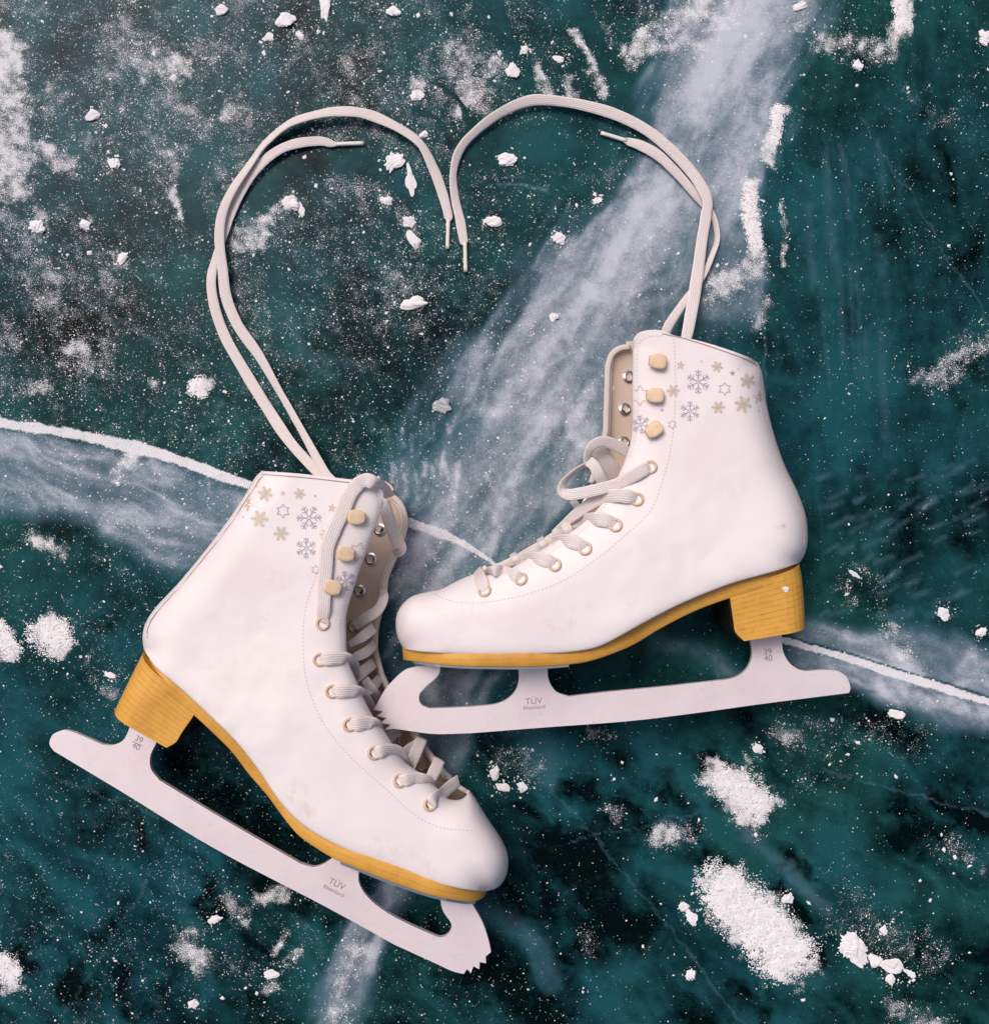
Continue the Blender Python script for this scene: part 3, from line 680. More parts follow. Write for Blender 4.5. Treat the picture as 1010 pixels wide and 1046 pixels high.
def ribbon_mesh(path, width, thick, roll=None, normals=None, n=8, taper=False):
    """flat woven lace along a 3-D path (world space)"""
    p = catmull(path, n); L = len(p)
    roll = np.zeros(L) if roll is None else np.interp(np.linspace(0, 1, L), np.linspace(0, 1, len(roll)), roll)
    wid = np.full(L, width) if np.isscalar(width) else np.interp(np.linspace(0, 1, L), np.linspace(0, 1, len(width)), width)
    V = []; F = []; ac = []; al = []; s = 0; K = 14
    T = np.gradient(p, axis=0); T /= np.linalg.norm(T, axis=1)[:, None]+1e-12
    prevB = None
    for i in range(L):
        t = T[i]; up = np.array([0, 0, 1.0]) if normals is None else normals[i]
        b = np.cross(t, up)
        if np.linalg.norm(b) < .15 and prevB is not None: b = prevB-t*prevB.dot(t)
        b = b/(np.linalg.norm(b)+1e-9); 
        if prevB is not None and b.dot(prevB) < -.3: b = -b
        prevB = b
        nn = np.cross(b, t); c_, s_ = math.cos(roll[i]), math.sin(roll[i])
        bb = b*c_+nn*s_; n2 = -b*s_+nn*c_
        if L > 90: jt = (vnoise(np.array([i*.13+p[0][0]*900]), np.array([3.3]), 5)[0]-.5)*.0010; p[i] = p[i]+b*jt; wid[i] *= 1+.16*(vnoise(np.array([i*.21]), np.array([p[0][1]*700]), 6)[0]-.5)
        if i: s += np.linalg.norm(p[i]-p[i-1])
        for k in range(K):
            a = 2*math.pi*k/K; ca, sa = math.cos(a), math.sin(a)
            u = np.sign(ca)*abs(ca)**.55*wid[i]/2; w_ = np.sign(sa)*abs(sa)**.75*thick/2
            V.append(p[i]+bb*u+n2*w_); ac.append(u/wid[i]+.5); al.append(s)
    for i in range(L-1):
        for k in range(K):
            F.append((i*K+k, i*K+(k+1) % K, (i+1)*K+(k+1) % K, (i+1)*K+k))
    F.append(tuple(range(K-1, -1, -1))); F.append(tuple(range((L-1)*K, L*K)))
    return V, F, ac, al
def join(parts):
    V = []; F = []; A = []; B = []
    for v, f, a, b in parts:
        o = len(V); V += list(v); F += [tuple(i+o for i in t) for t in f]; A += list(a); B += list(b)
    return V, F, A, B
def tube(path, r, K=10, n=6):
    v, f, a, b = ribbon_mesh(path, 2*r, 2*r, n=n); return v, f

class Skate: pass

def build_skate(D):
    g = Skate()
    Zm, W0 = D['zm'], D['W']
    back, toe, sole, throat, cuff = (catmull(D[k], 8) for k in ('back', 'toe', 'sole', 'throat', 'cuff'))
    # closed outline order: cuff (front->back), back (down), sole (heel->toe), toe (round and up), throat (up to cuff)
    closed_b, closed_t = back, toe
    def h(x, y, thr=throat):
        x = np.asarray(x, float); y = np.asarray(y, float)
        dc = np.minimum(dist(x, y, closed_b)/D['Rb'], dist(x, y, closed_t)/D['Rt'])
        ds = dist(x, y, sole); dt = dist(x, y, thr)
        ax = D['axis']; t = ((x-ax[0][0])*(ax[1][0]-ax[0][0])+(y-ax[0][1])*(ax[1][1]-ax[0][1]))/((ax[1][0]-ax[0][0])**2+(ax[1][1]-ax[0][1])**2)
        Wd = W0*np.interp(t, [0, .25, .5, .75, 1.0], [.97, 1.0, 1.05, .97, .96])
        tm = np.interp(t, [0, .35, .6, 1.0], [.46, .48, .66, .82])
        hh = Wd*sell(dc)*(.92+.08*sell(ds/22))*(tm+(1-tm)*sell(dt/46, 2.3))
        wr = (fbm(x, y, 46, 3, D['seed'])-.5)*.0030*np.exp(-((t-.58)/.22)**2)+(fbm(x, y, 90, 2, D['seed']+9)-.5)*.0024
        return np.maximum(hh+wr*np.clip(dc, 0, 1), 0)
    g.h = h
    outer_poly = np.vstack([cuff[:-1], back[:-1], sole[:-1], toe[:-1], throat[:-1]])
    g.outer = outer_poly
    zo = lambda x, y: Zm+h(x, y)
    g.zo = zo
    root = thing('figure_skate', D['label'], 'ice skate', P(*D['base'], 0), 'pair of white figure skates')
    g.root = root
    # --- upper: two leather sides that meet along the back seam and the toe
    ithr = catmull(D['ithroat'], 8)
    def shell(poly_parts, thr, sign):
        bnd = np.vstack([resample(p, max(3, int(plen(p)/2.6)))[:-1] for p in poly_parts])
        lo, hi = bnd.min(0), bnd.max(0); st = 4.0
        X, Y = np.meshgrid(np.arange(lo[0], hi[0], st), np.arange(lo[1], hi[1], st*.866)); X = X+(np.arange(X.shape[0]) % 2)[:, None]*st*.5
        X, Y = X.ravel(), Y.ravel(); k = inside(X, Y, bnd); X, Y = X[k], Y[k]
        d = dist(X, Y, np.vstack([bnd, bnd[:1]])); k = d > 1.6; X, Y = X[k], Y[k]
        # extra rows close to the rim, where the leather rolls over
        ext = []
        nb = len(bnd); tn = np.roll(bnd, -1, 0)-np.roll(bnd, 1, 0); tn /= np.linalg.norm(tn, axis=1)[:, None]; nr = np.stack([tn[:, 1], -tn[:, 0]], -1)
        for sg in (1, -1):
            if inside(*(bnd+nr*sg*1.0).T, bnd).mean() > .5: nr = nr*sg; break
        for off in (.35, .9, 1.8):
            q = bnd+nr*off; ok = inside(q[:, 0], q[:, 1], bnd) & (dist(q[:, 0], q[:, 1], np.vstack([bnd, bnd[:1]])) > off*.8); ext.append(q[ok])
        pts = np.vstack([np.stack([X, Y], -1)]+ext)
        v2, f = fill(bnd, pts)
        z = Zm+sign*h(v2[:, 0], v2[:, 1], thr)
        return v2, z, f
    v2, z, f = shell([cuff, back, sole, toe, throat], throat, 1)
    Vo = Pn(v2[:, 0], v2[:, 1], z)
    # lower side: the same leather seen deeper, its cuff straight below the upper one
    zi_c = Zm-h(cuff[:, 0], cuff[:, 1]); zo_c = Zm+h(cuff[:, 0], cuff[:, 1]); k = (H-zo_c)/(H-zi_c)
    icuff = np.stack([CX+(cuff[:, 0]-CX)*k, CY+(cuff[:, 1]-CY)*k], -1)
    # join it to the start of the inner throat and the top of the back seam
    tb = np.linspace(0, 1, len(icuff))[:, None]
    icuff = icuff+(ithr[-1]-icuff[0])*(1-tb)**3+(back[0]-icuff[-1])*tb**6
    zi_s = Zm-h(sole[:, 0], sole[:, 1]); zo_s = Zm+h(sole[:, 0], sole[:, 1]); k = (H-zo_s)/(H-zi_s)
    isole = np.stack([CX+(sole[:, 0]-CX)*k, CY+(sole[:, 1]-CY)*k], -1); isole[0] = sole[0]; isole[-1] = sole[-1]
    w2, zz, fi = shell([icuff, back, isole, toe, ithr], ithr, -1)
    Vi = Pn(w2[:, 0], w2[:, 1], np.maximum(zz, .001))
    def leather(name, V, F, flip, mat_in, parent):
        o = part(name, V, [tuple(reversed(t)) for t in F] if flip else F, [MAT['leather'], MAT['lining']], parent)
        md = o.modifiers.new('thickness', 'SOLIDIFY'); md.thickness = .0030; md.offset = -1; md.material_offset = 1; md.material_offset_rim = 0
        return o
    def orient(V, F, s):
        a, b, c = (V[i] for i in F[len(F)//2]); return np.cross(b-a, c-a)[2]*s < 0
    up = leather('upper', Vo, f, orient(Vo, f, 1), 1, root)
    stain = np.zeros(len(Vo))
    for pts, half, d in D['stains']: stain = np.maximum(stain, d*spot(v2[:, 0], v2[:, 1], pts, half, .8, half*.5, 31))
    float_attr(up, 'stain', stain); apply_mods(up)
    lo_ = leather('inner_side', Vi, fi, orient(Vi, fi, -1), 1, root)
    float_attr(lo_, 'stain', np.zeros(len(Vi))); apply_mods(lo_)
    g.upper, g.inner = up, lo_
    # --- sole: a slab under the upper, narrower at the arch, round at toe and heel
    st, sb = resample(np.array(catmull(D['sole_top'], 6)), 90), resample(np.array(catmull(D['sole_bot'], 6)), 90)   # heel -> toe
    hw = np.maximum(h(st[:, 0], st[:, 1]-0), .0)
    dd = np.linalg.norm(np.diff(st, axis=0), axis=1); s_ = np.r_[0, np.cumsum(dd)]
    plan = 0.0405*np.interp(s_/s_[-1], [0, .15, .4, .7, .9, 1], [.74, .76, .70, .98, .92, .84])
    endh = sell(s_/38+.02, 2.0); endt = sell((s_[-1]-s_)/62+.03, 2.0)
    hw = plan*np.minimum(endh, endt)
    V = []; F = []; lam = []
    K = 0
    for i in range(90):
        zt = Zm+hw[i]; zb = Zm-hw[i]; a, b = st[i], sb[i]; up_dir = (a-b)/np.linalg.norm(a-b)
        a2 = a+up_dir*5
        ring = []; ztu = min(zt-.0008, Zm+float(h(a2[0:1], a2[1:2])[0])-.0015)
        for (q, zz_, lm) in ((a2, ztu, 1.3), (a, zt, 1.0), (a*.55+b*.45, zt+.0001, .55), (b+up_dir*1.2, zt, .1), (b, zt-.0009, .0), (b, zb+.0009, .0), (b+up_dir*1.2, zb, .1), (a2, zb, 1.3)):
            x, y, _ = P(q[0], q[1], zt); ring.append((x, y, max(zz_, .0006))); lam.append(lm+.42)
        V += ring
    for i in range(89):
        for k_ in range(8): F.append((i*8+k_, (i+1)*8+k_, (i+1)*8+(k_+1) % 8, i*8+(k_+1) % 8))
    F.append(tuple(range(8))); F.append(tuple(range(89*8+7, 89*8-1, -1)))
    so = part('sole', V, F, MAT['sole'], root); recalc(so); float_attr(so, 'lam', lam)
    # --- heel: stacked block, flat breast, rounded back
    Fp, Kp = catmull(D['heel_front'], 6), catmull(D['heel_back'], 6); nl = 14
    Fp, Kp = resample(Fp, nl), resample(Kp, nl); wh = .0306
    V = []; F = []; lam = []; m_ = 17
    for i in range(nl):
        s0 = i/(nl-1); wl = wh*(.93+.07*s0)
        prof = []
        for j in range(m_):
            a = j/(m_-1)*2-1            # -1 .. 1 around the back from the near side to the far side
            ang = a*math.pi/2
            if abs(a) < .999: pass
            prof.append((.55+.45*math.cos(ang)**.8 if abs(a) < 1 else .55, wl*(1 if a < 0 else -1)*abs(math.sin(ang))**.75))
        ring = [(0, wl)]+[(.3, wl)]+prof+[(.3, -wl)]+[(0, -wl)]
        for (t, dz) in ring:
            pf = P(*Fp[i], Zm+wl); pk = P(*Kp[i], Zm+wl*.40); x, y = (pf[k_]*(1-t)+pk[k_]*t for k_ in (0, 1)); V.append((x, y, max(Zm+dz, .0007))); lam.append(s0*D['layers']+.3)
        nr_ = len(ring)
    for i in range(nl-1):
        for j in range(nr_-1): F.append((i*nr_+j, i*nr_+j+1, (i+1)*nr_+j+1, (i+1)*nr_+j))
    F.append(tuple(range(nr_))); F.append(tuple(range((nl-1)*nr_+nr_-1, (nl-1)*nr_-1, -1)))
    he = part('heel', V, F, MAT['heel'], root, False); recalc(he); float_attr(he, 'lam', lam)
    # breast face of the heel, dark
    V = []; F = []
    for i in range(nl-2):
        wl = wh*(.93+.07*i/(nl-1))*.985
        q = Fp[i]+(Fp[i]-Kp[i])/np.linalg.norm(Fp[i]-Kp[i])*.6
        for j in range(7):
            dz = wl*(1-2*j/6)*.985; dip = (1-(1-2*j/6)**2)*0
            x, y, _ = P(q[0], q[1], Zm+wl); V.append((x, y, max(Zm+dz, .0012)))
    for i in range(nl-3):
        for j in range(6): F.append((i*7+j, i*7+j+1, (i+1)*7+j+1, (i+1)*7+j))
    br = part('heel_breast', V, F, MAT['breast'], he, True)
    md = br.modifiers.new('t', 'SOLIDIFY'); md.thickness = .0004; md.offset = 0; apply_mods(br)
    # --- blade and its mounting plate
    bz = D['bz']
    bp = smooth_path(D['blade'])
    V, F = extrude(bp, bz-.002, bz+.002)
    bl = part('blade', V, F, MAT['blade'], root, False); recalc(bl)
    md = bl.modifiers.new('b', 'BEVEL'); md.width = .0004; md.segments = 2; md.limit_method = 'ANGLE'; apply_mods(bl)
    for (a, b) in D['plates']:
        n_ = 24; i0, i1 = int(a*89), int(b*89); idx = np.linspace(i0, i1, n_).astype(int); V = []; F = []
        for i in idx:
            q = sb[i]; dn = (sb[i]-st[i])/np.linalg.norm(sb[i]-st[i]); hwp = min(hw[i]*.62, .021)
            x0, y0, _ = P(*(q-dn*2), Zm+hwp); x1, y1, _ = P(*(q+dn*2.0), Zm+hwp)
            V += [(x0, y0, Zm+hwp), (x1, y1, Zm+hwp), (x1, y1, Zm-hwp), (x0, y0, Zm-hwp)]
        for i in range(n_-1):
            for k_ in range(4): F.append((i*4+k_, (i+1)*4+k_, (i+1)*4+(k_+1) % 4, i*4+(k_+1) % 4))
        F += [(0, 1, 2, 3), tuple(range((n_-1)*4+3, (n_-1)*4-1, -1))]
        mpn = part('mounting_plate', V, F, MAT['steel'], bl, False); recalc(mpn)
    for (s, x, y, size, rot) in D['text']:
        v, f_ = text_mesh(s, size*S*1.38); c_, s2 = math.cos(R(-rot)), math.sin(R(-rot)); px, py, _ = P(x, y, bz+.002)
        V = np.stack([px+v[:, 0]*c_-v[:, 1]*s2, py+v[:, 0]*s2+v[:, 1]*c_, np.full(len(v), bz+.00212)], -1)
        part('etched_lettering', V, f_, MAT['ink'], bl, False)
    if D.get('bar'):
        (x0, y0), (x1, y1) = D['bar']; d = np.array((x1-x0, y1-y0)); d = d/np.linalg.norm(d); nn = np.array((-d[1], d[0]))*.35
        V = [P(*(np.array(q)+sg*nn), bz+.00212) for q, sg in (((x0, y0), 1), ((x1, y1), 1), ((x1, y1), -1), ((x0, y0), -1))]
        part('etched_lettering', V, [(0, 1, 2, 3)], MAT['ink'], bl, False)
    # --- surface helpers for everything that sits on the upper
    def onto(x, y, off=0.0):
        x = np.asarray(x, float); y = np.asarray(y, float); return Pn(x, y, zo(x, y)+off)
    g.onto = onto
    def normal(x, y):
        a = onto(x+2, y); b = onto(x-2, y); c = onto(x, y-2); d = onto(x, y+2); n_ = np.cross(a-b, c-d); return Vector(n_/np.linalg.norm(n_))
    # --- stitching
    V = []; F = []
    for path, dash, gap, wdt in D['stitch']:
        c = catmull(path, 10); c = resample(c, max(2, int(plen(c)/1.0))); t = 0
        while t+int(dash) < len(c):
            seg = c[t:t+int(dash)+1]; d = np.gradient(seg, axis=0); d /= np.linalg.norm(d, axis=1)[:, None]+1e-9; nn = np.stack([-d[:, 1], d[:, 0]], -1)*wdt/2
            L_ = onto(*(seg+nn).T, .00022); Rr = onto(*(seg-nn).T, .00022); o_ = len(V); m2 = len(seg)
            V += list(L_)+list(Rr); F += [(o_+i, o_+i+1, o_+m2+i+1, o_+m2+i) for i in range(m2-1)]
            t += int(dash+gap)
    sti = part('stitching', V, F, MAT['thread'], up, False)
    V = []; F = []
    for path, wdt in D['seams']:
        c = catmull(path, 10); v, f_ = tube(list(onto(c[:, 0], c[:, 1], .0001)), wdt*S/2, K=6, n=2); o_ = len(V); V += list(v); F += [tuple(i+o_ for i in t) for t in f_]
    if V: part('seam', V, F, MAT['seam'], up)
    # --- printed snowflakes and stars
    def line_quads(ax, ay, bx, by, wdt, n_=4):
        t = np.linspace(0, 1, n_+1); d = np.array((bx-ax, by-ay)); L_ = np.linalg.norm(d)+1e-9; nn = np.array((-d[1], d[0]))/L_*wdt/2
        q = np.stack([ax+(bx-ax)*t, ay+(by-ay)*t], -1); return np.vstack([q+nn, q-nn]), [(i, i+1, n_+2+i, n_+1+i) for i in range(n_)]
    pr = []
    cnt = [0]
    def add(mat, q, f_):
        q = np.asarray(q, float)
        k = inside(q[:, 0], q[:, 1], outer_poly)
        f_ = [t for t in f_ if all(k[i] for i in t)]
        V_, F_ = pr[-1][1:3]; o_ = len(V_); cnt[0] += 1; V_ += list(onto(q[:, 0], q[:, 1], .00018+.00001*(cnt[0] % 9))); F_ += [tuple(i+o_ for i in t) for t in f_]
    for kind, x, y, r, mat, rot in D['prints']:
        r0 = R(rot); pr.append((mat, [], [], kind))
        if kind == 'flake':
            for k_ in range(6):
                a = r0+k_*math.pi/3; ux, uy = math.cos(a), math.sin(a); wd = max(.09*r, .55)
                add(mat, *line_quads(x+ux*r*.08, y+uy*r*.08, x+ux*r, y+uy*r, wd))
                for pos, ln in ((.45, .34), (.72, .30)):
                    for sg in (1, -1):
                        b = a+sg*R(52); add(mat, *line_quads(x+ux*r*pos, y+uy*r*pos, x+ux*r*pos+math.cos(b)*r*ln, y+uy*r*pos+math.sin(b)*r*ln, wd*.9, 2))
        elif kind == 'lace':       # dense glittery flake
            for k_ in range(6):
                a = r0+k_*math.pi/3; ux, uy = math.cos(a), math.sin(a)
                add(mat, *line_quads(x+ux*r*.02, y+uy*r*.02, x+ux*r, y+uy*r, max(.10*r, .5)))
                a2 = a+math.pi/6; add(mat, *line_quads(x+math.cos(a2)*r*.08, y+math.sin(a2)*r*.08, x+math.cos(a2)*r*.42, y+math.sin(a2)*r*.42, max(.12*r, .6), 2))
                for pos, ln in ((.36, .34), (.58, .32), (.80, .20)):
                    for sg in (1, -1):
                        b = a+sg*R(50); add(mat, *line_quads(x+ux*r*pos, y+uy*r*pos, x+ux*r*pos+math.cos(b)*r*ln, y+uy*r*pos+math.sin(b)*r*ln, max(.085*r, .45), 2))
        elif kind == 'star':
            q = [(x, y)]+[(x+math.cos(r0+k_*math.pi/5)*(r if k_ % 2 == 0 else r*.45), y+math.sin(r0+k_*math.pi/5)*(r if k_ % 2 == 0 else r*.45)) for k_ in range(10)]
            add(mat, q, [(0, k_+1, (k_+1) % 10+1) for k_ in range(10)])
        elif kind == 'outline':
            q = [(x+math.cos(r0+k_*math.pi/6)*(r if k_ % 2 == 0 else r*.58), y+math.sin(r0+k_*math.pi/6)*(r if k_ % 2 == 0 else r*.58)) for k_ in range(12)]
            for k_ in range(12): add(mat, *line_quads(*q[k_], *q[(k_+1) % 12], max(.12*r, .55), 2))
    for mat, V, F, kind in pr:
        if F: part('snowflake_print' if kind in ('flake', 'lace') else 'star_print', V, F, MAT[mat], up, False)
    # --- eyelets and hooks
    def place(name, me, loc, nrm, mats, spin=0, parent=root):
        o = bpy.data.objects.new(name, me); C.objects.link(o); o.parent = parent
        ax_ = Vector((math.cos(spin), math.sin(spin), 0)); ax_ = (ax_-nrm*ax_.dot(nrm)).normalized(); ay_ = nrm.cross(ax_)
        o.rotation_mode = 'QUATERNION'; o.rotation_quaternion = Matrix((ax_, ay_, nrm)).transposed().to_quaternion(); o.location = Vector(loc)-root.location
        return o
    for x, y in D['eyelets']:
        place('eyelet', EYELET, onto(x, y, .0003), normal(x, y), None)
    for x, y, sp in D['hooks']:
        place('lace_hook', HOOK, onto(x, y, .0002), normal(x, y), None, R(sp))
    # steel eyelets on the lining of the lower side
    for x, y, z_ in D['inner_eyelets']:
        zi = float(Zm-h(np.array([x]), np.array([y]), ithr)[0])+.0034
        place('steel_eyelet', STEEL, P(x, y, zi), Vector(D['inner_tilt']).normalized(), None)
    # rolled edge of the lower flap
    ez = Zm-h(ithr[:, 0], ithr[:, 1], ithr)
    c = resample(np.column_stack([ithr, ez]), 60); c = c[D['rim'][0]:D['rim'][1]]
    v, f_ = tube([P(x, y, z_+.0016) for x, y, z_ in c], .0021, K=8, n=2)
    part('edge_binding', v, f_, MAT['lining'] if D.get('rimdark') else MAT['lace_plain'], lo_)
    # --- laces
    segs = []
    for seg in D['lacing']:
        pts = []
        for q in seg['p']:
            x, y = q[0], q[1]
            if len(q) > 2 and q[2] is not None: z_ = q[2]
            else: z_ = float(zo(np.array([x]), np.array([y]))[0])+.0016+(q[3] if len(q) > 3 else 0)
            pts.append(P(x, y, z_))
        segs.append(ribbon_mesh(pts, np.array(seg.get('w', 10.5))*S*.92 if not np.isscalar(seg.get('w', 10.5)) else seg.get('w', 10.5)*S*.92, .0016, seg.get('roll')))
    V, F, A, B = join(segs)
    la = part('lace', V, F, MAT['lace'], root); float_attr(la, 'across', A); float_attr(la, 'along', B)
    for (x0, y0, z0), (x1, y1, z1) in D['aglets']:
        v, f_ = tube([P(x0, y0, z0), P((x0+x1)/2, (y0+y1)/2, (z0+z1)/2), P(x1, y1, z1)], .0014, n=4)
        part('aglet', v, f_, MAT['aglet'], la)
    return g

MAT['lace_plain'] = mat_plain('pale_edge_binding', (0.66, 0.58, 0.54), 0.9, spec=.1, bump=.3)
def lathe_mesh(name, prof, mats, mi, K=28):
    V = []; F = []; I = []
    for (r, z_) in prof:
        for k in range(K): a = 2*math.pi*k/K; V.append((r*math.cos(a), r*math.sin(a), z_))
    for i in range(len(prof)-1):
        for k in range(K): F.append((i*K+k, i*K+(k+1) % K, (i+1)*K+(k+1) % K, (i+1)*K+k)); I.append(mi[i])
    me = mesh_from(name, V, F)
    for m in mats: me.materials.append(m)
    me.polygons.foreach_set('material_index', I); me.polygons.foreach_set('use_smooth', [True]*len(F))
    bm = bmesh.new(); bm.from_mesh(me); bmesh.ops.remove_doubles(bm, verts=bm.verts, dist=1e-6); bmesh.ops.recalc_face_normals(bm, faces=bm.faces); bm.to_mesh(me); bm.free()
    return me
u = S*.92
EYELET = lathe_mesh('eyelet', [(7.0*u, -.0006), (7.1*u, .0003), (6.5*u, .0010), (5.4*u, .0013), (4.5*u, .0009), (4.0*u, .0002), (3.9*u, -.0004), (0, -.0004)], [MAT['eyelet'], MAT['hole']], [0, 0, 0, 0, 0, 0, 1])
STEEL = lathe_mesh('steel_eyelet', [(7.2*u, -.0006), (7.3*u, .0004), (6.6*u, .0009), (5.6*u, .0007), (5.2*u, .0012), (4.3*u, .0012), (3.7*u, .0004), (3.6*u, -.0004), (0, -.0004)], [MAT['steel'], MAT['hole']], [0, 0, 0, 0, 0, 0, 0, 1])
def hook_mesh():
    bm = bmesh.new()
    # base washer, bent neck and a domed tongue, one pressed piece
    out = [(math.copysign(abs(math.cos(a))**.62, math.cos(a))*7.9*u, math.copysign(abs(math.sin(a))**.62, math.sin(a))*7.4*u) for a in np.linspace(-2.2, 2.2, 40)]
    out += [(-7.4*u, 5.2*u), (-9.0*u, 4.8*u), (-9.4*u, 2.6*u), (-9.4*u, -2.6*u), (-9.0*u, -4.8*u), (-7.4*u, -5.2*u)]
    rings = []
    for sc, z_ in ((.92, .0036), (.98, .0038), (1.0, .0043), (.97, .0048), (.90, .0051), (.6, .0052)):
        rings.append([bm.verts.new((x*sc, y*sc, z_)) for x, y in out])
    for a, b in zip(rings, rings[1:]):
        for k in range(len(out)): bm.faces.new((a[k], a[(k+1) % len(out)], b[(k+1) % len(out)], b[k]))
    bm.faces.new(rings[-1]); bm.faces.new(rings[0][::-1])
    neck = []
    for z_, dx in ((-.0006, 0), (.0012, -.4*u), (.0040, -3.4*u)):
        neck.append([bm.verts.new((dx-4.0*u+sx*2.4*u, sy*4.4*u, z_)) for sx, sy in ((-1, -1), (1, -1), (1, 1), (-1, 1))])
    for a, b in zip(neck, neck[1:]):
        for k in range(4): bm.faces.new((a[k], a[(k+1) % 4], b[(k+1) % 4], b[k]))
    bw = [[bm.verts.new((math.cos(2*math.pi*k/20)*r, math.sin(2*math.pi*k/20)*r, z_)) for k in range(20)] for r, z_ in ((6.2*u, -.0008), (6.0*u, .0007), (3*u, .0009))]
    for a, b in zip(bw, bw[1:]):
        for k in range(20): bm.faces.new((a[k], a[(k+1) % 20], b[(k+1) % 20], b[k]))
    bm.faces.new(bw[-1])
    bmesh.ops.recalc_face_normals(bm, faces=bm.faces)
    me = bpy.data.meshes.new('lace_hook'); bm.to_mesh(me); bm.free(); me.materials.append(MAT['bronze'])
    me.polygons.foreach_set('use_smooth', [True]*len(me.polygons)); return me
HOOK = hook_mesh()

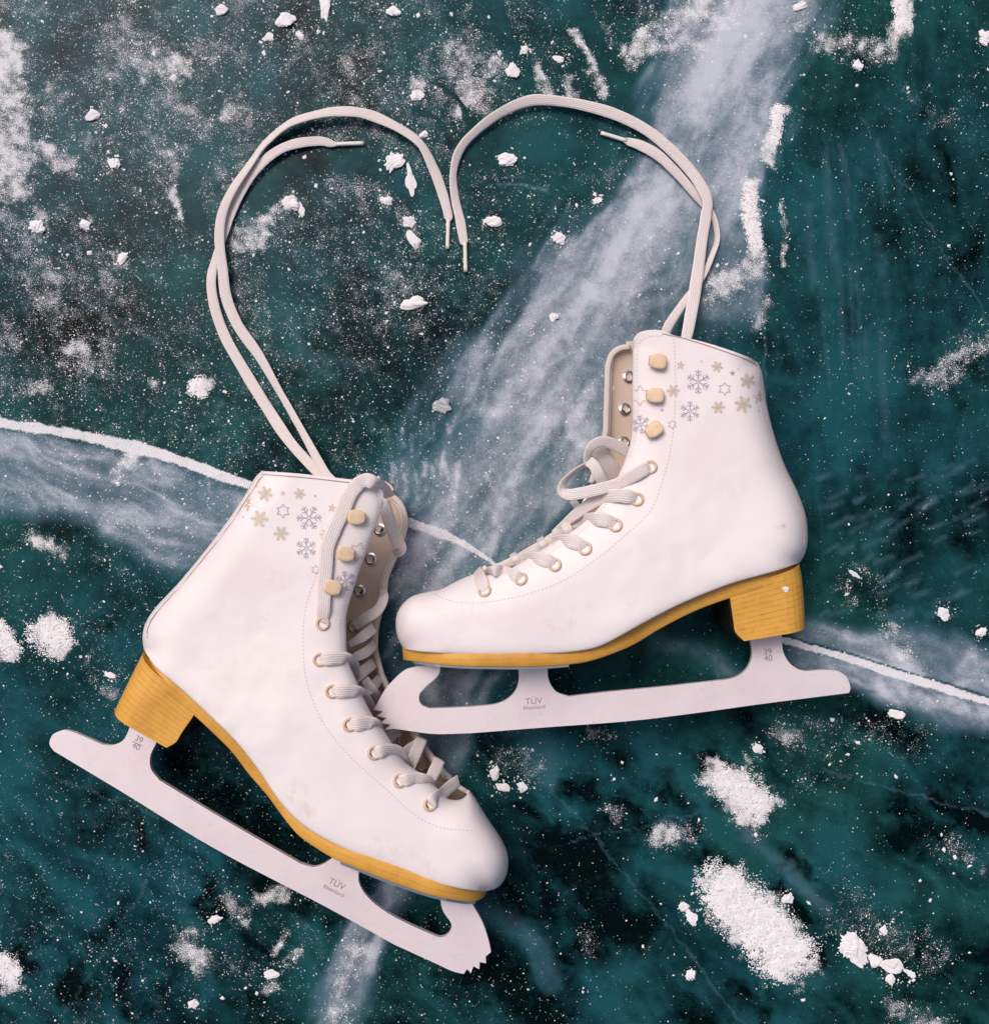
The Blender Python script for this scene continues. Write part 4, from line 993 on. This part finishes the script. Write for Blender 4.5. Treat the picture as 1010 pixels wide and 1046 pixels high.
G = .0025   # height of a lace lying on the ice
right = dict(
 label='white figure skate with its toe pointing left, upper right of the pair', base=(640, 600), zm=.0440, W=.0405, bz=.046, seed=5,
 Rb=40, Rt=50, axis=((408, 640), (720, 350)),
 cuff=[(646, 356), (647.5, 346), (654, 339), (674, 337), (687, 342), (712, 347.5), (739, 355.5), (765, 365), (774, 370)],
 back=[(774, 370), (778.5, 381), (783, 412), (790, 441.5), (801, 474), (815, 503.5), (823, 527), (825, 545), (824, 559), (821, 568), (816.5, 575)],
 sole=[(816.5, 575), (794, 583), (748, 596), (700, 615), (660, 635), (637, 648), (612, 660.5), (586, 666), (534, 668.5), (483, 668.5), (431.5, 666), (412, 663)],
 toe=[(412, 663), (406, 651), (404, 636), (407, 623), (419, 610), (439, 604), (449.5, 602), (467.5, 593), (480, 587.5)],
 throat=[(480, 587.5), (509, 586), (534, 573), (560, 557), (586, 541), (606, 524), (622, 503), (632, 484), (638, 470), (643, 454), (645, 438), (645.5, 400), (646, 356)],
 ithroat=[(480, 587.5), (500, 579), (521, 570), (548, 554), (573, 538), (590, 520), (604, 492), (612, 465), (618, 444), (619, 424), (620, 397), (621, 374), (625, 362), (634, 355.5), (643, 354.5)],
 rim=(30, 60),
 sole_top=[(813, 577), (794, 583), (748, 596), (700, 615), (660, 635), (637, 648), (612, 660.5), (586, 666), (534, 668.5), (483, 668.5), (431.5, 666), (411, 662.5)],
 sole_bot=[(813, 592), (797, 597), (750, 610), (711, 624), (673.5, 643), (647, 659), (624.5, 668.5), (599, 676.5), (560, 681), (509, 681.8), (457, 680), (412, 674.5)],
 heel_front=[(760, 655), (751, 646), (749, 635), (745.5, 611), (744.5, 602)], heel_back=[(822.5, 640.5), (822.5, 620), (820, 590), (817.5, 576)], layers=11,
 blade=[(425, 681, 1), (413, 685), (393, 705), (384.5, 720), (381, 725, 1), (391, 727, 1), (384.5, 731.8, 1), (395, 733.6, 1), (388, 739, 1), (399, 740.2, 1), (392, 746.5, 1), (402, 744.5, 1), (419, 747), (444, 750), (483, 749, 1),
        (560, 743), (640, 737), (700, 730), (780, 719), (867, 708, 1), (868.5, 703), (864.6, 692), (855, 685.5), (840, 684.5, 1), (819, 685), (807, 678), (800, 666), (798, 648, 1), (766, 650, 1), (768, 670), (763, 683), (751, 692), (727, 696, 1),
        (673, 702), (620, 707), (581, 711.5, 1), (568, 706.6), (560.5, 695), (559, 678, 1), (529, 678, 1), (529.5, 697), (524, 709), (511, 718), (483, 722, 1), (439, 724, 1), (430, 719.5), (428, 710.5), (435, 701.5), (448, 689), (450, 678, 1)],
 plates=[(.60, .985), (.03, .13)],
 text=[('TÜV', 545, 716.5, 6.2, -4), ('Rheinland', 545.5, 722.8, 3.9, -5), ('39', 784, 666, 5.9, -4), ('40', 784.5, 672.6, 5.9, -4)], bar=None,
 stitch=[([(688, 345), (689.6, 373), (689, 423), (685, 457.7), (677, 490), (664, 522), (637, 548), (612, 569), (586, 587), (560, 600), (521.6, 611), (483, 616), (457, 613), (442, 606)], 2, 2, .5),
         ([(651.5, 420), (651.5, 358), (655, 348), (664, 343.5), (676, 343)], 2, 2, .45), ([(651, 420), (649, 446), (643, 468)], 2, 2, .4),
         ([(640, 475), (628, 500), (612, 524), (590, 546), (562, 564), (535, 581)], 2, 2, .35)],
 seams=[([(676, 340.5), (700, 346), (739, 358.5), (765, 368.5), (772, 373)], .9), ([(773, 374), (776, 390), (780.5, 414), (787, 442), (798, 475), (812, 505), (820, 528), (821.5, 548), (820, 562)], 1.0)],
 prints=[('flake', 713, 390, 12.5, 'grey_print', 30), ('star', 695, 373, 5.2, 'rose_print', -80), ('lace', 732.5, 374.6, 6, 'gold_print', 10), ('star', 748, 381, 3.2, 'grey_print', -90), ('lace', 763.5, 389, 8.2, 'gold_print', 20),
         ('outline', 740, 397, 6.6, 'grey_print', -90), ('flake', 704.5, 420, 10.5, 'grey_print', 30), ('lace', 733.6, 416, 7, 'gold_print', 0), ('lace', 759, 413, 9.2, 'gold_print', 15), ('star', 776, 406, 8, 'rose_print', -90),
         ('outline', 653.5, 404, 10.5, 'rose_print', -90), ('flake', 654.5, 433.6, 10, 'grey_print', 20), ('lace', 687.7, 399, 7, 'gold_print', 0), ('outline', 686.6, 433.6, 4.6, 'grey_print', -90), ('star', 676, 418.7, 2.4, 'grey_print', -90), ('star', 716, 369, 1.4, 'gold_print', 0), ('star', 754, 377, 1.2, 'gold_print', 0), ('star', 775, 420, 1.3, 'gold_print', 0)],
 stains=[([(560, 640), (590, 636)], 7, .5), ([(585, 622), (600, 618)], 4, .5), ([(795, 538), (801, 537)], 2.4, 1.6), ([(740, 505), (755, 500)], 8, .25), ([(470, 628), (500, 622)], 8, .25), ([(425, 655), (480, 660)], 5, .2), ([(648, 615), (640, 622)], 5, .4), ([(815, 520), (823, 540)], 4, .4)],
 eyelets=[(664, 477), (650.5, 510), (628.5, 536.5), (597.5, 560.5), (566.5, 577), (532, 591.5), (495, 604)],
 hooks=[(672, 370, -8), (670, 404.5, -4), (669, 439, 35)],
 inner_eyelets=[(642, 385, 0), (638, 418, 0), (637, 452, 0), (560, 562, 0)], inner_tilt=(.25, .1, 1),
 lacing=[
  dict(p=[(495, 604.5, None, -.0025), (493, 598, None, .0006), (489.5, 589, None, .0006), (487, 584, .047), (487.5, 583, .040)], w=13),
  dict(p=[(532, 591, None, -.0025), (526, 588, None, .0008), (514, 584.5, None, .0012), (504, 583, None, .001), (497, 584, .052), (493, 580, .046)], w=[11, 13, 12, 9, 7]),
  dict(p=[(566.5, 576.5, None, -.0025), (559, 573, None, .0008), (547, 570, None, .0012), (535, 571, .060), (523, 574, .056), (510, 580, .052), (499, 584, .048)], w=[12, 14, 12, 8, 6]),
  dict(p=[(597.5, 560, None, -.0025), (590, 555.5, None, .0008), (578, 552, None, .0012), (566, 553, .062), (553, 558, .058), (540, 566, .054), (527, 573, .050)], w=[12, 14, 12, 8, 6]),
  dict(p=[(628.5, 536, None, -.0025), (619, 532, None, .0008), (607, 530, None, .0012), (594, 532, .065), (582, 537, .062), (569, 545, .058), (555, 555, .054)], w=[12, 14, 12, 9, 6]),
  dict(p=[(650.5, 509.5, None, -.0025), (643, 507.5, None, .001), (630, 506, None, .002), (613, 509, .074), (598, 518, .072), (586, 527, .068), (576, 536, .062), (566, 545, .056)], w=[11, 14, 14, 12, 11, 9, 8]),
  dict(p=[(664, 477, None, -.0025), (659, 479, None, .001), (650, 484, None, .002), (634, 493, .080), (614, 499, .080), (594, 503.5, .079), (580, 505, .078), (574, 501, .077), (575, 494, .076), (583, 485, .073), (596, 476, .069), (607, 473, .064)],
       w=[11, 13, 13, 12, 12, 12, 12, 12, 11, 10, 9], roll=[0, 0, 0, 0, -.1, -.2, -.4, -.8, -1.1, -1.1, -1.0]),
  dict(p=[(645, 468, .060), (638, 460, .062), (626, 453.5, .066), (614, 451, .070), (605, 455, .072), (600, 464, .070), (599.5, 473, .066), (601, 480, .060)], w=[11, 12, 12, 11, 10, 9, 8], roll=[0, 0, .1, .3, .5, .6, .6]),
  dict(p=[(601, 471, .073), (606, 475, .075), (611, 484, .075), (615, 493, .072)], w=11),
  dict(p=[(607, 458, .060), (615, 466, .058), (622, 476, .055), (629, 490, .050)], w=[14, 17, 18, 18]),
  dict(p=[(593, 523, .060), (585, 512, .060), (590, 519, .062), (583, 528, .060), (577, 539, .066), (581, 544, .066)], w=7),
  dict(p=[(551, 550.5, .050), (553, 553, .061), (559, 560, .062)], w=8), dict(p=[(523.5, 566, .048), (525, 568.5, .058), (530, 576, .059)], w=8), dict(p=[(577, 534.5, .054), (578.5, 537, .065), (584, 545, .066)], w=8),
  dict(p=[(486, 586, .047), (512, 576, .048), (540, 561, .050), (568, 543, .052), (590, 524, .054)], w=4),
  # the two long ends that leave the cuff and lie on the ice
  dict(p=[(668, 362, .040), (676, 345, .030), (681.6, 335, .022), (694.6, 315, .012), (711, 292, .006), (725.7, 266, G+.001), (732, 246, G), (730, 227, G), (722, 212, G), (711, 200, G+.001), (691, 176, G+.002), (672, 159, G+.002), (655, 148.5, G+.001), (642, 144, G), (637, 143, G)],
       w=[10, 10, 10, 9, 8, 7, 7, 7, 8, 9, 10, 11, 11, 9, 4], roll=[0, 0, 0, .1, .3, .6, .8, .8, .5, .3, .2, .2, .1, 0, 0]),
  dict(p=[(697, 362, .040), (700, 350, .032), (703, 338, .024), (708, 309, .013), (713, 275, .008), (717, 245, .0065), (721, 222, .0065), (722, 207, .0065), (716, 190, .0065), (692, 159, .0062), (660, 133, .006), (627, 116.5, .0065), (594, 107.5, .007), (562, 101.5, .007), (538, 103, .007), (512, 114, .0065), (486, 133, .006), (469, 154, .005), (463, 178, .004), (465, 204, .003), (470, 226, G), (474, 247, G), (475, 250, G)],
       w=[11, 11, 12, 13, 13, 12, 12, 12, 12, 12, 12, 12, 11, 11, 11, 10, 10, 10, 9, 10, 11, 10, 4], roll=[0, 0, 0, 0, 0, .1, 0, -.1, 0, .2, .1, .1, .2, .3, .3, .5, .5, .5, .5, .3, .1, 0, 0]),
 ],
 aglets=[((640, 143.5, G), (613.5, 135.5, .0022)), ((474.8, 247, G), (475.6, 277.5, .002))],
)
left = dict(
 label='white figure skate with its toe pointing down right, lower left of the pair', base=(310, 740), zm=.0430, W=.0405, bz=.040, seed=25,
 Rb=40, Rt=50, axis=((500, 880), (330, 505)),
 cuff=[(391.4, 514), (391, 503), (382, 492), (372, 490.5), (358.7, 489.7), (308, 484), (267, 481)],
 back=[(267, 481), (261, 487), (249, 507.5), (231, 534), (213, 558), (183.5, 594), (157, 623), (148.5, 637), (145.6, 649), (146, 658), (147, 664)],
 sole=[(147, 664), (159, 681.6), (179.6, 699.4), (200, 718), (218, 735), (242, 759), (263, 785.5), (286.5, 820), (307, 841), (334, 858.6), (369, 874), (403, 886), (437.7, 900), (472, 908.6), (496, 911)],
 toe=[(496, 911), (508, 907), (516.5, 896), (519, 876), (513.5, 860), (496, 833), (486, 816), (480, 808)],
 throat=[(480, 808), (472, 816), (458, 816), (448, 806), (431, 791), (413.6, 778), (393, 748), (381, 732), (370.6, 711), (363.5, 694), (356, 676), (353.5, 650), (354, 628), (361.7, 599.6), (373.5, 564), (385, 534), (391.4, 514)],
 ithroat=[(480, 808), (473, 804), (459, 794.6), (443, 776), (433, 763), (414, 733), (396, 701), (390, 687), (384, 664), (385, 636), (392, 607), (393, 595), (400, 576), (408, 557), (414, 536), (412.5, 523), (407, 512.5), (399, 505)],
 rim=(4, 60),
 sole_top=[(149.5, 669), (159, 681.6), (179.6, 699.4), (200, 718), (218, 735), (242, 759), (263, 785.5), (286.5, 820), (307, 841), (334, 858.6), (369, 874), (403, 886), (437.7, 900), (472, 908.6), (497, 910.5)],
 sole_bot=[(142, 682), (150, 692), (170, 710), (197.4, 731), (218, 750), (236, 768), (254, 791.5), (271.7, 812), (289.5, 836), (304, 853.5), (322, 866.5), (340, 877.5), (369, 889.6), (403, 903), (451.5, 918), (486, 921.5), (494.5, 917)],
 heel_front=[(170, 764), (180, 758), (184, 751), (197.5, 731), (201, 723)], heel_back=[(117, 724), (124, 709), (136, 684), (145.5, 665)], layers=11,
 blade=[(482.5, 924, 1), (493, 943), (499.5, 963), (501.5, 973, 1), (496, 977.5, 1), (496.5, 984.5, 1), (490, 983.2, 1), (489.5, 990.5, 1), (483.5, 987.5, 1), (481, 994.5, 1), (477, 990.5, 1), (473.5, 995.5, 1), (462, 992.5), (444.6, 984.5), (403, 965.5, 1),
        (337, 929), (218, 866.5), (129, 812), (55, 767.5, 1), (50.4, 760), (54, 750.5), (65, 746, 1), (72.7, 747.5), (105, 761, 1), (115.7, 761.5), (126, 756), (133.5, 741, 1), (160, 758, 1), (153.5, 773), (154, 785), (163, 797.5, 1),
        (235, 841), (307, 882.5, 1), (322, 886), (337, 879), (341, 874, 1), (367, 885, 1), (366.5, 901), (375, 916), (396, 933), (437.7, 953.5), (451.5, 958), (459, 953), (461, 945), (452, 930), (449, 914, 1)],
 plates=[(.66, .985), (.05, .13)],
 text=[('TÜV', 344, 903.5, 6.4, 26), ('Rheinland', 340.8, 910.3, 4.0, 26), ('39', 142, 755.5, 5.9, 25), ('40', 139, 763, 5.9, 25)], bar=((135, 757.7), (146, 762.2)),
 stitch=[([(359, 491), (350, 515), (336, 550), (326, 580), (319, 598), (312, 622), (309.5, 653), (312, 690), (318, 712), (331, 740), (358.5, 774), (393, 805), (424, 833), (448, 845), (482.5, 849)], 2, 2, .5),
         ([(384, 502), (386, 514), (382, 532), (368, 573), (356, 605), (348.5, 630), (348, 655), (351, 678), (358, 695)], 2, 2, .4), ([(362, 704), (376, 730), (394, 757), (414, 785), (436, 801)], 2, 2, .35)],
 seams=[([(268, 484.5), (308, 487.5), (345, 491.5), (358, 493)], .9), ([(268, 486), (253, 509), (235, 536), (216, 561), (187, 596), (161, 625), (152, 640), (150, 652)], 1.0)],
 prints=[('flake', 315.6, 529, 13, 'grey_print', 0), ('flake', 312.6, 560, 11, 'grey_print', 30), ('lace', 265, 530, 9.3, 'gold_print', 5), ('lace', 271, 504.5, 8, 'gold_print', 15), ('star', 288.5, 503.6, 3.2, 'rose_print', -90), ('lace', 306, 504.5, 6.2, 'gold_print', 10),
         ('outline', 289, 522, 7, 'grey_print', -90), ('lace', 287, 545, 8, 'gold_print', 0), ('star', 339, 519, 5, 'rose_print', -80), ('star', 322, 506.6, 1.4, 'grey_print', 0), ('star', 252, 515, 8, 'rose_print', -60), ('outline', 366, 564, 10, 'rose_print', -75), ('flake', 353, 593.6, 10.5, 'grey_print', 20),
         ('flake', 332, 546, 6, 'rose_print', 0), ('star', 340, 571, 2.6, 'grey_print', -90), ('outline', 322.5, 582, 4.6, 'grey_print', -90), ('star', 248, 528, 1.4, 'gold_print', 0), ('star', 262, 497, 1.2, 'gold_print', 0)],
 stains=[([(302, 805), (312, 826)], 8, .85), ([(275, 588), (288, 594)], 7, .5), ([(215, 630)], 5, .5), ([(205, 675), (230, 690)], 16, .25), ([(488, 818), (500, 838), (512, 862)], 7, .5), ([(380, 860), (440, 885)], 10, .35), ([(190, 700), (240, 745)], 7, .3), ([(430, 870)], 5, .3), ([(250, 650), (300, 700)], 22, .18)],
 eyelets=[(329.6, 637), (326.5, 674), (339, 706.5), (357, 740.5), (382, 769.5), (408, 798), (439, 822)],
 hooks=[(363, 528, 176), (352, 565, 170), (339, 599, 160)],
 inner_eyelets=[(388, 541, 0), (379, 571, 0), (367.6, 603.5, 0), (361.5, 640, 0), (366, 671, 0), (376, 703, 0), (412, 757, 0), (432, 783, 0)], inner_tilt=(-.25, .1, 1),
 lacing=[
  dict(p=[(398, 507, .045), (391, 500, .072), (384, 494, .088), (375, 490.5, .090), (366, 494, None, .0015), (357, 507, None, .001), (349, 525, None, .001), (341, 543, None, .001), (335, 560, None, .001), (332, 580, None, .001), (331, 602, None, .001), (330, 622, None, .001), (329.7, 637, None, -.0025)],
       w=[12, 13, 13, 14, 14, 14, 14, 14, 14, 14, 14, 13, 11]),
  dict(p=[(388, 504, .040), (393, 518, .040), (399, 536, .036), (405, 551, .033), (409, 561, .030), (404, 566, .024)], w=[13, 14, 14, 14, 13, 10]),
  dict(p=[(391, 603, .024), (392, 610, .033), (386, 623, .036), (374, 631, .036), (361, 640, .033)], w=[8, 10, 11, 12, 10]),
  dict(p=[(382, 641, .026), (371, 650, .040), (356, 659, .044)], w=[12, 11, 6]),
  dict(p=[(326.5, 674, None, -.0025), (333, 673.5, None, .001), (344, 672.5, None, .001), (354, 673, None, .001), (361, 679, .060), (363, 690, .048), (361, 697, .040)], w=[11, 13, 13, 13, 12, 10, 8]),
  dict(p=[(361, 694, .046), (372, 685, .040), (382, 677, .025)], w=12),
  dict(p=[(339, 706.5, None, -.0025), (346, 706.5, None, .001), (358, 706, None, .001), (367, 707, None, .001), (374, 713, .052), (380, 722, .040), (384, 729, .030)], w=[11, 13, 13, 12, 10, 8, 7]),
  dict(p=[(357, 740.5, None, -.0025), (364, 740, None, .001), (375, 738.6, None, .001), (383, 739.5, None, .0008), (388, 745, .044), (393, 754, .034), (398, 760, .030)], w=[11, 14, 14, 12, 9, 8, 6]),
  dict(p=[(391, 760, .038), (398, 753, .034), (407, 746, .028)], w=12),
  dict(p=[(382, 769.5, None, -.0025), (388, 768, None, .001), (397, 766, None, .001), (407, 768, None, .001), (414, 777, .060), (420, 786, .050)], w=[11, 13, 13, 12, 9, 7]),
  dict(p=[(417, 786, .052), (424, 770, .046), (431, 754, .034)], w=12.5),
  dict(p=[(408, 798, None, -.0025), (414, 797, None, .001), (424, 795, None, .001), (435, 797.5, None, .001), (444, 804, .056), (450, 811, .050)], w=[11, 13, 13, 12, 9, 7]),
  dict(p=[(437, 801, .054), (443, 789, .048), (449, 776, .038)], w=12.5),
  dict(p=[(439, 822, None, -.0025), (443, 818, None, .001), (452, 810.5, None, .0012), (460, 803.5, .055), (464, 800.5, .051), (468, 798, .047)], w=[11, 13, 13, 13, 13, 13]),
  dict(p=[(383, 658, .022), (374, 666, .038), (361, 672, .048), (357, 673, .056)], w=[10, 11, 10, 8]),
  dict(p=[(388, 693, .020), (380, 702, .036), (369, 710, .046), (366, 712, .054)], w=[10, 11, 10, 8]),
  dict(p=[(372, 694, .042), (381, 706, .038), (388, 716, .024)], w=[10, 11, 10]),
  dict(p=[(409, 771, .052), (419, 764, .042), (428, 758, .034)], w=[9, 10, 9]),
  # the two long ends
  dict(p=[(342, 500, .040), (333, 490, .030), (325, 484, .022), (299, 454.5, .012), (274, 419, .006), (251, 381, .004), (230, 343, G), (219, 311.5, G), (216, 286, G), (220, 264, G), (229, 238, G), (237, 218, G), (245, 199, G), (262, 172, .004), (285, 153, .005), (307, 145.5, .004), (327, 143.5, G), (339, 146.5, G), (344, 147, G)],
       w=[11, 11, 11, 12, 12, 12, 12, 12, 11, 10, 9, 9, 10, 11, 11, 11, 11, 8, 4], roll=[0, 0, 0, 0, 0, 0, 0, 0, .1, .3, .3, .2, .2, .1, .1, 0, 0, 0, 0]),
  dict(p=[(348, 505, .042), (341, 494, .032), (332, 482, .024), (308, 439, .014), (287, 402, .008), (263.6, 362, .006), (241, 330, .006), (231, 301, .0062), (227, 270, .0068), (224, 243, .007), (227, 218, .007), (238, 193, .007), (258, 163, .0065), (272, 145, .006), (297, 125, .008), (325, 116, .009), (351.5, 113.5, .009), (378, 117.5, .008), (408, 131, .007), (431, 149, .006), (443.5, 173, .004), (452.5, 199, G), (458, 222, G), (458, 227, G)],
       w=[10, 10, 10, 9, 9, 11, 12, 12, 11, 11, 11, 10, 9, 9, 10, 11, 11.5, 12, 11, 10, 11, 11.5, 9, 4], roll=[0, 0, 0, .4, .5, .2, 0, 0, 0, 0, 0, .2, .5, .5, .4, .3, .2, .1, .3, .4, .2, 0, 0, 0]),
 ],
 aglets=[((343, 147, G), (371.5, 146, .002)), ((457.8, 224, G), (457, 254, .002))],
)
build_skate(right)
build_skate(left)
make_chunk(802, 602, 4, 2.6, 20, .0006, 4242, 'small snow crumb stuck on the right skate heel', group=None)
cr = bpy.data.objects[[o.name for o in C.objects if o.get('label', '').startswith('small snow crumb stuck')][0]]
cr.location = P(802, 602, .044+.0292)
